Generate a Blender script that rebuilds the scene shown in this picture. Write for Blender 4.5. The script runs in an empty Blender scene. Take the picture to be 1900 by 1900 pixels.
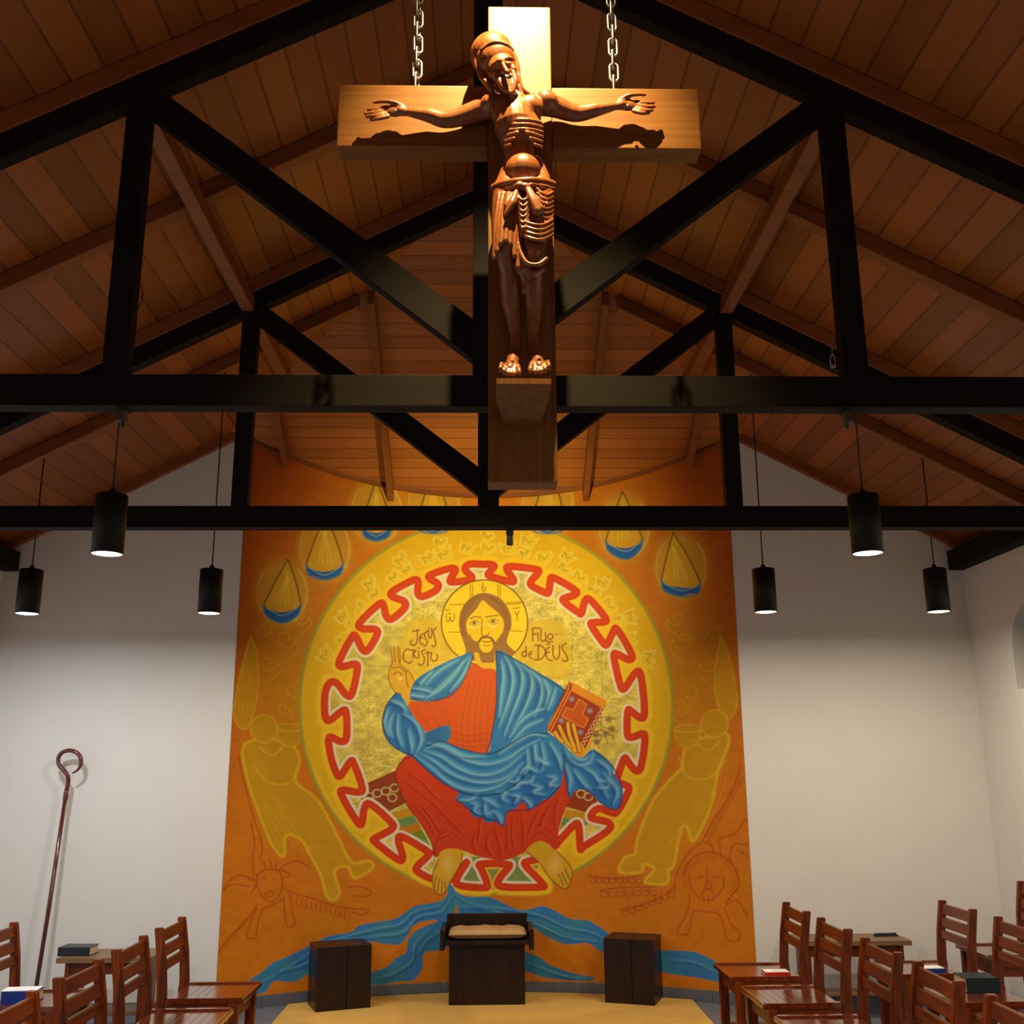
import bpy, bmesh, math, random
import numpy as np
from mathutils import Vector, Matrix, noise
PI = math.pi
sc = bpy.context.scene
C = sc.collection
# ---------------------------------------------------------------- camera
EYE = 1.565
_p, _y, _r = math.radians(14.0), math.radians(1.36), math.radians(-0.32)
FW = Vector((math.sin(_y)*math.cos(_p), math.cos(_y)*math.cos(_p), math.sin(_p)))
_R0 = Vector((math.cos(_y), -math.sin(_y), 0)); _U0 = _R0.cross(FW)
RT_ = _R0*math.cos(_r)+_U0*math.sin(_r); UP_ = _U0*math.cos(_r)-_R0*math.sin(_r)
cam = bpy.data.cameras.new('camera'); cam_o = bpy.data.objects.new('camera', cam); C.objects.link(cam_o)
m = Matrix((RT_, UP_, -FW)).transposed().to_4x4(); m.translation = (0, 0, EYE)
cam_o.matrix_world = m
cam.sensor_width = 36; cam.lens = 36; cam.clip_start = 0.02; cam.clip_end = 60
sc.camera = cam_o
# ---------------------------------------------------------------- world, exposure
w = bpy.data.worlds.new('world'); sc.world = w; w.use_nodes = True
bg = w.node_tree.nodes['Background']; bg.inputs[0].default_value = (1.0, 0.66, 0.42, 1); bg.inputs[1].default_value = 0.22
sc.view_settings.view_transform = 'Standard'; sc.view_settings.look = 'None'
sc.view_settings.exposure = 0.0; sc.view_settings.gamma = 1.0
sc.view_settings.use_curve_mapping = False
sc.cycles.max_bounces = 8; sc.cycles.diffuse_bounces = 5; sc.cycles.use_denoising = True
sc.cycles.sample_clamp_indirect = 4.0
WARM, COOL = (1.0, 0.87, 0.68), (0.90, 0.95, 1.0)
def light(kind, name, loc, target, energy, col, size=0.05, spot=60, blend=0.3):
    l = bpy.data.lights.new(name, kind); o = bpy.data.objects.new(name, l); C.objects.link(o)
    l.energy = energy; l.color = col; o.location = loc
    if kind == 'AREA': l.shape = 'DISK'; l.size = size
    else: l.shadow_soft_size = size
    if kind == 'SPOT': l.spot_size = math.radians(spot); l.spot_blend = blend
    d = Vector(target)-Vector(loc); o.rotation_euler = d.to_track_quat('-Z', 'Y').to_euler()
    return o
# spotlight high in the nave aimed at the crucifix
light('SPOT', 'crucifix_spot_lamp', (0.12, 2.22, 4.56), (0.10, 2.80, 3.34), 640, (1.0, 0.74, 0.30), 0.012, 61, 0.95)
# spotlight under the second truss aimed at the mural
light('SPOT', 'mural_spot_lamp', (0.125, 5.60, 2.74), (0.0, 7.9, 2.95), 190, (1.0, 0.86, 0.38), 0.03, 90, 1.0)
light('SPOT', 'mural_low_fill', (0.05, 3.62, 2.80), (0.0, 7.9, 1.25), 75, (1.0, 0.84, 0.54), 0.06, 56, 1.0)  # added fill to brighten the lower mural; no fitting on the trusses carries it
# pendants that hang outside the frame (same lamps as the ones in view)
for px in (-2.85, -1.71, 1.71, 2.85):
    for py in (2.55, 0.6):
        light('AREA', 'nave_pendant_lamp', (px, py, 2.50), (px, py, 0), 13, WARM if px > 0 else (1.0, 0.88, 0.70), 0.12)
for px in (-2.85, 2.85): light('AREA', 'nave_pendant_lamp', (px, 4.46, 2.50), (px, 4.46, 0), 13, WARM if px > 0 else COOL, 0.12)

# ---------------------------------------------------------------- helpers
def at(px, py, Y):
    """the point on the vertical plane y = Y seen at photo pixel (px, py)"""
    r = FW+RT_*((px-950)/1900.0)-UP_*((py-950)/1900.0)
    return Vector((0, 0, EYE))+r*(Y/r.y)
def atz(px, py, Z):
    r = FW+RT_*((px-950)/1900.0)-UP_*((py-950)/1900.0)
    return Vector((0, 0, EYE))+r*((Z-EYE)/r.z)
def hexlin(c):
    return tuple(((v/255.0)/12.92 if v/255.0 <= 0.04045 else ((v/255.0+0.055)/1.055)**2.4) for v in c)+(1,)
def mat(name, col, rough=0.6, spec=0.5, metal=0.0, noise_amt=0.0, nscale=(8, 8, 8), col2=None, bump=0.0, coat=0.0, emit=None, estr=0.0):
    mt = bpy.data.materials.new(name); mt.use_nodes = True; nt = mt.node_tree; b = nt.nodes['Principled BSDF']
    c = hexlin(col)
    b.inputs['Base Color'].default_value = c; b.inputs['Roughness'].default_value = rough
    b.inputs['Metallic'].default_value = metal; b.inputs['Specular IOR Level'].default_value = spec
    b.inputs['Coat Weight'].default_value = coat; b.inputs['Coat Roughness'].default_value = 0.15
    if emit: b.inputs['Emission Color'].default_value = tuple(emit)+(1,); b.inputs['Emission Strength'].default_value = estr
    if noise_amt > 0 or bump > 0:
        tc = nt.nodes.new('ShaderNodeTexCoord'); mp = nt.nodes.new('ShaderNodeMapping'); mp.inputs['Scale'].default_value = nscale
        nz = nt.nodes.new('ShaderNodeTexNoise'); nz.inputs['Scale'].default_value = 1.0; nz.inputs['Detail'].default_value = 6; nz.inputs['Roughness'].default_value = 0.6
        nt.links.new(tc.outputs['Object'], mp.inputs[0]); nt.links.new(mp.outputs[0], nz.inputs['Vector'])
        if noise_amt > 0:
            cr = nt.nodes.new('ShaderNodeValToRGB'); c2 = hexlin(col2) if col2 else tuple(v*(1-noise_amt) for v in c[:3])+(1,)
            cr.color_ramp.elements[0].position = 0.32; cr.color_ramp.elements[1].position = 0.68
            cr.color_ramp.elements[0].color = c2; cr.color_ramp.elements[1].color = c
            nt.links.new(nz.outputs['Fac'], cr.inputs[0]); nt.links.new(cr.outputs[0], b.inputs['Base Color'])
        if bump > 0:
            bp = nt.nodes.new('ShaderNodeBump'); bp.inputs['Strength'].default_value = bump; bp.inputs['Distance'].default_value = 0.01
            nt.links.new(nz.outputs['Fac'], bp.inputs['Height']); nt.links.new(bp.outputs[0], b.inputs['Normal'])
    return mt
def plank_mat(name, axis, width, colA, colB, rough=0.45, off=0.0, long_scale=1.2):
    """boards: stripes of `width` across `axis`, each its own tone, dark groove between, grain along the other axis"""
    mt = bpy.data.materials.new(name); mt.use_nodes = True; nt = mt.node_tree; N = nt.nodes; L = nt.links; b = N['Principled BSDF']
    tc = N.new('ShaderNodeTexCoord'); sx = N.new('ShaderNodeSeparateXYZ'); L.new(tc.outputs['Object'], sx.inputs[0])
    def mth(op, a, bb=None):
        n = N.new('ShaderNodeMath'); n.operation = op
        for i, v in enumerate((a, bb)):
            if v is None: continue
            if isinstance(v, (int, float)): n.inputs[i].default_value = v
            else: L.new(v, n.inputs[i])
        return n.outputs[0]
    u = mth('DIVIDE', mth('ADD', sx.outputs[axis], off), width)
    fl = mth('FLOOR', u); fr = mth('FRACT', u)
    wn = N.new('ShaderNodeTexWhiteNoise'); wn.noise_dimensions = '1D'; L.new(fl, wn.inputs['W'])
    mp = N.new('ShaderNodeMapping'); s = [1.5, 1.5, 1.5]; s[axis] = 26; mp.inputs['Scale'].default_value = s
    cmb = N.new('ShaderNodeVectorMath'); cmb.operation = 'ADD'; L.new(tc.outputs['Object'], cmb.inputs[0]); L.new(wn.outputs['Color'], cmb.inputs[1])
    L.new(cmb.outputs[0], mp.inputs[0])
    nz = N.new('ShaderNodeTexNoise'); nz.inputs['Detail'].default_value = 5; L.new(mp.outputs[0], nz.inputs['Vector']); nz.inputs['Scale'].default_value = 1
    mixf = mth('ADD', mth('MULTIPLY', wn.outputs['Value'], 0.6), mth('MULTIPLY', nz.outputs['Fac'], 0.5))
    cr = N.new('ShaderNodeValToRGB'); cr.color_ramp.elements[0].color = hexlin(colA); cr.color_ramp.elements[1].color = hexlin(colB)
    cr.color_ramp.elements[0].position = 0.1; cr.color_ramp.elements[1].position = 0.95; L.new(mixf, cr.inputs[0])
    edge = mth('MINIMUM', fr, mth('SUBTRACT', 1.0, fr)); g = mth('MINIMUM', mth('DIVIDE', edge, 0.06), 1.0)
    mx = N.new('ShaderNodeMix'); mx.data_type = 'RGBA'; mx.inputs['A'].default_value = hexlin([v*0.72 for v in colA]); L.new(cr.outputs[0], mx.inputs['B']); L.new(g, mx.inputs['Factor'])
    L.new(mx.outputs['Result'], b.inputs['Base Color']); b.inputs['Roughness'].default_value = rough
    bp = N.new('ShaderNodeBump'); bp.inputs['Strength'].default_value = 0.35; bp.inputs['Distance'].default_value = 0.004
    L.new(g, bp.inputs['Height']); L.new(bp.outputs[0], b.inputs['Normal'])
    return mt
M = {}
M['wall'] = mat('white_plaster', (226, 222, 216), 0.85, 0.2, noise_amt=0.03, nscale=(3, 3, 3), bump=0.12)
M['ceil_side'] = plank_mat('ceiling_boards', 0, 0.125, (128, 66, 18), (168, 92, 30))
M['ceil_end'] = plank_mat('ceiling_boards_end', 1, 0.095, (150, 84, 32), (190, 112, 46), off=0.03)
M['truss'] = mat('dark_stained_timber', (25, 17, 15), 0.72, 0.15, noise_amt=0.35, nscale=(2, 14, 14))
M['rafter'] = mat('varnished_pine', (150, 84, 36), 0.5, 0.4, noise_amt=0.3, nscale=(2, 14, 14))
for _k, _s in (('chair', (40, 40, 4)), ('chair_y', (40, 3.5, 40)), ('chair_l', (3.5, 40, 40))):
    M[_k] = mat('red_brown_varnished_wood', (132, 56, 12), 0.36, 0.28, noise_amt=0.5, nscale=_s, col2=(70, 25, 8), coat=0.05)
M['chair_x'] = mat('red_brown_varnished_seat', (126, 52, 14), 0.14, 0.5, noise_amt=0.5, nscale=(40, 4, 40), col2=(76, 27, 10), coat=0.9)
M['dark_block'] = mat('dark_brown_sleeper_wood', (40, 18, 12), 0.38, 0.3, noise_amt=0.5, nscale=(26, 26, 2.5), col2=(20, 9, 7), coat=0.08)
M['oak'] = mat('grey_brown_oak', (136, 104, 70), 0.45, 0.4, noise_amt=0.35, nscale=(3, 30, 30))
M['cross'] = mat('honey_wood', (136, 88, 38), 0.42, 0.3, noise_amt=0.4, nscale=(50, 50, 2), col2=(112, 68, 28))
M['cross_arm'] = mat('honey_wood_arm', (136, 88, 38), 0.42, 0.3, noise_amt=0.4, nscale=(2, 50, 50), col2=(112, 68, 28))
M['carved'] = mat('carved_chestnut', (146, 86, 46), 0.33, 0.5, noise_amt=0.4, nscale=(60, 60, 10), col2=(116, 62, 32), coat=0.2)
M['steel'] = mat('galvanised_steel', (170, 170, 178), 0.35, 0.5, metal=0.9)
M['black'] = mat('black_powder_coat', (16, 13, 13), 0.5, 0.25)
M['inner'] = mat('lamp_reflector', (230, 200, 120), 0.3, 0.5)
M['cord'] = mat('dark_flex', (32, 18, 16), 0.6)
M['carpet'] = mat('beige_carpet', (230, 186, 100), 0.95, 0.1, noise_amt=0.12, nscale=(5, 5, 5), bump=0.1)
M['base'] = mat('slate_blue_tile', (92, 98, 110), 0.4, 0.4)
M['cushion'] = mat('beige_linen', (206, 170, 118), 0.9, 0.1, noise_amt=0.1, nscale=(30, 30, 30), bump=0.1)
M['crozier'] = mat('dark_red_lacquer', (92, 34, 28), 0.2, 0.5, coat=0.6)
M['paper'] = mat('page_edge_cream', (216, 200, 160), 0.9, 0.1)
M['white'] = mat('white_paper', (236, 232, 226), 0.8, 0.1)
M['bk_black'] = mat('black_leather', (30, 34, 44), 0.4, 0.4)
M['bk_blue'] = mat('blue_cloth', (22, 52, 130), 0.5, 0.3)
M['bk_red'] = mat('red_cloth', (186, 26, 26), 0.4, 0.4)
M['bk_green'] = mat('dark_green_cloth', (22, 40, 44), 0.5, 0.3)
M['night'] = mat('dark_night_glass', (10, 9, 10), 0.15, 0.5)
M['grey_metal'] = mat('grey_enamel', (70, 66, 60), 0.5, 0.4)
def floor_mat():
    mt = mat('blue_grey_floor_tile', (122, 126, 138), 0.28, 0.5, noise_amt=0.12, nscale=(4, 4, 4)); nt = mt.node_tree
    tc = nt.nodes.new('ShaderNodeTexCoord'); br = nt.nodes.new('ShaderNodeTexBrick'); br.offset = 0; br.inputs['Scale'].default_value = 1
    br.inputs['Brick Width'].default_value = 0.4; br.inputs['Row Height'].default_value = 0.4; br.inputs['Mortar Size'].default_value = 0.004
    br.inputs['Color1'].default_value = hexlin((122, 126, 138)); br.inputs['Color2'].default_value = hexlin((114, 120, 132)); br.inputs['Mortar'].default_value = hexlin((80, 80, 84))
    nt.links.new(tc.outputs['Object'], br.inputs['Vector']); nt.links.new(br.outputs[0], nt.nodes['Principled BSDF'].inputs['Base Color'])
    return mt
M['floor'] = floor_mat()

# mesh helpers: every function adds one closed shape to a bmesh
def BM(): return bmesh.new()
def box(bm, x0, x1, y0, y1, z0, z1, bev=0.0):
    r = bmesh.ops.create_cube(bm, size=1.0)['verts']
    for v in r: v.co = Vector(((x0+x1)/2+v.co.x*(x1-x0), (y0+y1)/2+v.co.y*(y1-y0), (z0+z1)/2+v.co.z*(z1-z0)))
    if bev > 0:
        es = list({e for v in r for e in v.link_edges}); bmesh.ops.bevel(bm, geom=es, offset=bev, segments=2, profile=0.7, affect='EDGES')
    return bm
def hexa(bm, p, bev=0.0):
    """eight corners: four of one end, four of the other, same order"""
    v = [bm.verts.new(q) for q in p]
    for f in ((0, 1, 2, 3), (7, 6, 5, 4), (0, 4, 5, 1), (1, 5, 6, 2), (2, 6, 7, 3), (3, 7, 4, 0)): bm.faces.new([v[i] for i in f])
    bmesh.ops.recalc_face_normals(bm, faces=bm.faces)
    if bev > 0: bmesh.ops.bevel(bm, geom=list({e for q in v for e in q.link_edges}), offset=bev, segments=1, affect='EDGES')
    return bm
def prism_xz(bm, pts, y0, y1, bev=0.0):
    """polygon in the x-z plane extruded from y0 to y1"""
    a = [bm.verts.new((x, y0, z)) for x, z in pts]; b = [bm.verts.new((x, y1, z)) for x, z in pts]; n = len(pts)
    bm.faces.new(a); bm.faces.new(b[::-1])
    for i in range(n): bm.faces.new((a[i], b[i], b[(i+1) % n], a[(i+1) % n]))
    bmesh.ops.recalc_face_normals(bm, faces=bm.faces)
    if bev > 0: bmesh.ops.bevel(bm, geom=list({e for q in a+b for e in q.link_edges}), offset=bev, segments=1, affect='EDGES')
    return bm
def tube(bm, pts, rad, seg=10, cap=True):
    pts = [Vector(p) for p in pts]; n = len(pts); rings = []
    rr = rad if isinstance(rad, (list, tuple)) else [rad]*n
    prev = None
    for i, p in enumerate(pts):
        t = (pts[min(i+1, n-1)]-pts[max(i-1, 0)]).normalized()
        if prev is None: u = t.orthogonal().normalized()
        else: u = (prev-t*prev.dot(t)); u = u.normalized() if u.length > 1e-6 else t.orthogonal().normalized()
        prev = u; v = t.cross(u)
        rings.append([bm.verts.new(p+(u*math.cos(2*PI*k/seg)+v*math.sin(2*PI*k/seg))*rr[i]) for k in range(seg)])
    for a, b in zip(rings, rings[1:]):
        for k in range(seg): bm.faces.new((a[k], a[(k+1) % seg], b[(k+1) % seg], b[k]))
    if cap: bm.faces.new(rings[0][::-1]); bm.faces.new(rings[-1])
    return bm
def lathe(bm, prof, seg=24, center=(0, 0, 0)):
    rings = []
    for r, z in prof: rings.append([bm.verts.new((center[0]+r*math.cos(2*PI*k/seg), center[1]+r*math.sin(2*PI*k/seg), center[2]+z)) for k in range(seg)])
    for a, b in zip(rings, rings[1:]):
        for k in range(seg): bm.faces.new((a[k], a[(k+1) % seg], b[(k+1) % seg], b[k]))
    return bm
def spl(pts, n=6):
    p = [Vector(q) for q in pts]; q = [2*p[0]-p[1]]+p+[2*p[-1]-p[-2]]; out = []
    for i in range(1, len(q)-2):
        for k in range(n):
            t = k/n; out.append(0.5*((2*q[i])+(q[i+1]-q[i-1])*t+(2*q[i-1]-5*q[i]+4*q[i+1]-q[i+2])*t*t+(3*q[i]-q[i-1]-3*q[i+1]+q[i+2])*t**3))
    return out+[p[-1]]
def obj(name, bm, m, parent=None, smooth=False):
    me = bpy.data.meshes.new(name); bm.normal_update(); bm.to_mesh(me); bm.free()
    if m: me.materials.append(m)
    if smooth:
        for p in me.polygons: p.use_smooth = True
    o = bpy.data.objects.new(name, me); C.objects.link(o)
    if parent: o.parent = parent; o.matrix_parent_inverse = Matrix()
    return o
def thing(name, label, cat, loc=(0, 0, 0), rz=0.0, group=None):
    o = bpy.data.objects.new(name, None); C.objects.link(o); o.empty_display_size = 0.1
    o.location = loc; o.rotation_euler = (0, 0, rz); o['label'] = label; o['category'] = cat
    if group: o['group'] = group
    return o
def tag(o, label, cat, group=None):
    o['label'] = label; o['category'] = cat
    if group: o['group'] = group
    return o
def struct(name, bm, m):
    o = obj(name, bm, m); o['kind'] = 'structure'; return o
def dup(root, loc, rz, label, group=None, scale=None):
    r = root.copy(); C.objects.link(r); r.location = loc; r.rotation_euler = (0, 0, rz); r['label'] = label
    if group: r['group'] = group
    if scale: r.scale = scale
    for ch in list(root.children):
        c = ch.copy(); C.objects.link(c); c.parent = r
        for g in ch.children: d = g.copy(); C.objects.link(d); d.parent = c
    return r

# ---------------------------------------------------------------- setting
RIDGE, SL, HIP_Y, GAB, WX, WTOP = 5.03, 0.53, 5.40, 7.38, 3.51, 2.96
def Cz(x, y=0.0): return min(RIDGE-SL*abs(x), RIDGE-SL*(y-HIP_Y) if y > HIP_Y else 99)
AR_H, AR_S = 1.806, 0.56                      # half chord and depth of the curved niche
AR = (AR_H**2+AR_S**2)/(2*AR_S); AC = GAB+AR_S-AR
def arcp(a, r=AR): return (r*math.sin(a), AC+r*math.cos(a))
AM = math.asin(AR_H/AR)
bm = BM(); box(bm, -3.7, 3.7, -3.0, GAB, -0.1, 0.0)
struct('floor', bm, M['floor'])
bm = BM(); vs = [bm.verts.new((x, y, 0.0)) for x, y in [(-AR_H-0.14, GAB)]+[arcp(-AM+2*AM*k/24, AR+0.12) for k in range(1, 24)]+[(AR_H+0.14, GAB)]]
bm.faces.new(vs); bm.normal_update()
r = bmesh.ops.extrude_face_region(bm, geom=bm.faces[:]); bmesh.ops.translate(bm, verts=[v for v in r['geom'] if isinstance(v, bmesh.types.BMVert)], vec=(0, 0, -0.1))
o = struct('floor_apse', bm, M['floor'])
for s, nm in ((-1, 'wall_back_left'), (1, 'wall_back_right')):
    bm = BM(); prism_xz(bm, [(s*AR_H, 0), (s*(WX+0.16), 0), (s*(WX+0.16), Cz(WX+0.16)+0.02), (s*1.98, Cz(1.98)+0.02), (s*AR_H, Cz(1.98)+0.02)], GAB, GAB+0.16)
    struct(nm, bm, M['wall'])
bm = BM(); n = 48; fr = []; 
for k in range(n+1):
    a = -AM+2*AM*k/n; x, y = arcp(a); x2, y2 = arcp(a, AR+0.14); zt = Cz(x, y)+0.03; zt2 = Cz(x2, y2)+0.03
    fr.append([bm.verts.new(q) for q in ((x, y, 0), (x, y, zt), (x2, y2, zt2), (x2, y2, 0))])
for a, b in zip(fr, fr[1:]):
    for i in range(4): bm.faces.new((a[i], b[i], b[(i+1) % 4], a[(i+1) % 4]))
bm.faces.new(fr[0]); bm.faces.new(fr[-1][::-1]); bmesh.ops.recalc_face_normals(bm, faces=bm.faces)
struct('wall_apse', bm, M['wall'])
bm = BM(); box(bm, -WX-0.16, -WX, -3.0, GAB, 0, WTOP); struct('wall_left', bm, M['wall'])
# right wall with an arched window opening
WY0, WY1, WZ0, WZT = 6.23, 6.80, 2.05, 2.60
arch = [(WY1, WZ0)]+[((WY0+WY1)/2+(WY1-WY0)/2*math.cos(PI*k/16), WZT-0.285+(WY1-WY0)/2*math.sin(PI*k/16)) for k in range(17)]+[(WY0, WZ0)]
bm = BM()
def yz_face(pts, x): bm.faces.new([bm.verts.new((x, y, z)) for y, z in pts])
for x in (WX, WX+0.16):
    yz_face([(-3, 0), (GAB, 0), (GAB, WZ0), (-3, WZ0)], x); yz_face([(-3, WZ0), (WY0, WZ0), (WY0, WTOP), (-3, WTOP)], x); yz_face([(WY1, WZ0), (GAB, WZ0), (GAB, WTOP), (WY1, WTOP)], x)
    cs = arch[1:-1]
    for k in range(16): yz_face([cs[k], (cs[k][0], WTOP), (cs[k+1][0], WTOP), cs[k+1]], x)
for k in range(len(arch)):
    a, b = arch[k], arch[(k+1) % len(arch)]; bm.faces.new([bm.verts.new(q) for q in ((WX, a[0], a[1]), (WX, b[0], b[1]), (WX+0.16, b[0], b[1]), (WX+0.16, a[0], a[1]))])
for y, z, y2, z2 in ((-3, WTOP, GAB, WTOP), (-3, 0, -3, WTOP)): bm.faces.new([bm.verts.new(q) for q in ((WX, y, z), (WX, y2, z2), (WX+0.16, y2, z2), (WX+0.16, y, z))])
bmesh.ops.remove_doubles(bm, verts=bm.verts, dist=1e-4); bmesh.ops.recalc_face_normals(bm, faces=bm.faces)
struct('wall_right', bm, M['wall'])
bm = BM(); vs = [bm.verts.new((WX+0.13, y, z)) for y, z in arch]; bm.faces.new(vs); vs2 = [bm.verts.new((WX+0.15, y, z)) for y, z in arch]; bm.faces.new(vs2[::-1])
for k in range(len(vs)): bm.faces.new((vs[k], vs[(k+1) % len(vs)], vs2[(k+1) % len(vs)], vs2[k]))
struct('window_1', bm, M['night'])
# ceiling: two long slopes and the hipped end over the apse
def slab(name, pts, m, th=0.04):
    bm = BM(); a = [bm.verts.new(p) for p in pts]; b = [bm.verts.new((p[0], p[1], p[2]+th)) for p in pts]; n = len(pts)
    bm.faces.new(a); bm.faces.new(b[::-1])
    for i in range(n): bm.faces.new((a[i], a[(i+1) % n], b[(i+1) % n], b[i]))
    bmesh.ops.recalc_face_normals(bm, faces=bm.faces); struct(name, bm, m)
XE = 3.95; HX = 8.25-HIP_Y
slab('ceiling_left', [(0, -3, RIDGE), (-XE, -3, Cz(XE)), (-XE, 8.25, Cz(XE)), (-HX, 8.25, Cz(HX)), (0, HIP_Y, RIDGE)], M['ceil_side'])
slab('ceiling_right', [(0, -3, RIDGE), (XE, -3, Cz(XE)), (XE, 8.25, Cz(XE)), (HX, 8.25, Cz(HX)), (0, HIP_Y, RIDGE)], M['ceil_side'])
slab('ceiling_end', [(0, HIP_Y, RIDGE), (-HX, 8.25, Cz(HX)), (HX, 8.25, Cz(HX))], M['ceil_end'])
for s, nm in ((-1, 'trim_1'), (1, 'trim_2')):      # dark wall plates under the eaves
    bm = BM(); box(bm, min(s*3.40, s*3.60), max(s*3.40, s*3.60), -3.0, GAB-0.01, WTOP-0.0, 3.10)
    struct(nm, bm, M['truss'])
for s, nm in ((-1, 'trim_3'), (1, 'trim_4')):      # thin pine strip where the gable wall meets the boards
    bm = BM(); hexa(bm, [(s*x, y, Cz(x)-z) for x, y, z in ((1.84, GAB-0.05, 0.07), (1.84, GAB-0.05, 0), (1.84, GAB, 0), (1.84, GAB, 0.07), (3.5, GAB-0.05, 0.07), (3.5, GAB-0.05, 0), (3.5, GAB, 0), (3.5, GAB, 0.07))])
    struct(nm, bm, M['rafter'])
# strip along the curved top of the painted wall
bm = BM(); fr = []
for k in range(33):
    a = -AM+2*AM*k/32; fr.append([])
    for r_, dz in ((AR-0.018, 0.03), (AR-0.018, -0.01), (AR, -0.01), (AR, 0.03)):
        x, y = arcp(a, r_); fr[-1].append(bm.verts.new((x, y, Cz(x, y)-dz)))
for a, b in zip(fr, fr[1:]):
    for i in range(4): bm.faces.new((a[i], b[i], b[(i+1) % 4], a[(i+1) % 4]))
bmesh.ops.recalc_face_normals(bm, faces=bm.faces); struct('trim_5', bm, M['rafter'])
# slate tile skirting round the curve, and along the flat walls
bm = BM()
for k in range(12):
    a0, a1 = -AM+2*AM*(k+0.008)/12, -AM+2*AM*(k+0.992)/12; q = []
    for a in (a0, a1):
        for r_ in (AR-0.012, AR-0.0005):
            x, y = arcp(a, r_); q += [(x, y)]
    p = [(*q[0], 0), (*q[0], 0.075), (*q[1], 0.075), (*q[1], 0), (*q[2], 0), (*q[2], 0.075), (*q[3], 0.075), (*q[3], 0)]
    hexa(bm, p)
o = struct('baseboard_apse', bm, M['base'])
for s, nm in ((-1, 'baseboard_back_left'), (1, 'baseboard_back_right')):
    bm = BM(); box(bm, min(s*1.81, s*3.51), max(s*1.81, s*3.51), GAB-0.012, GAB-0.0005, 0, 0.075); struct(nm, bm, M['base'])
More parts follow.
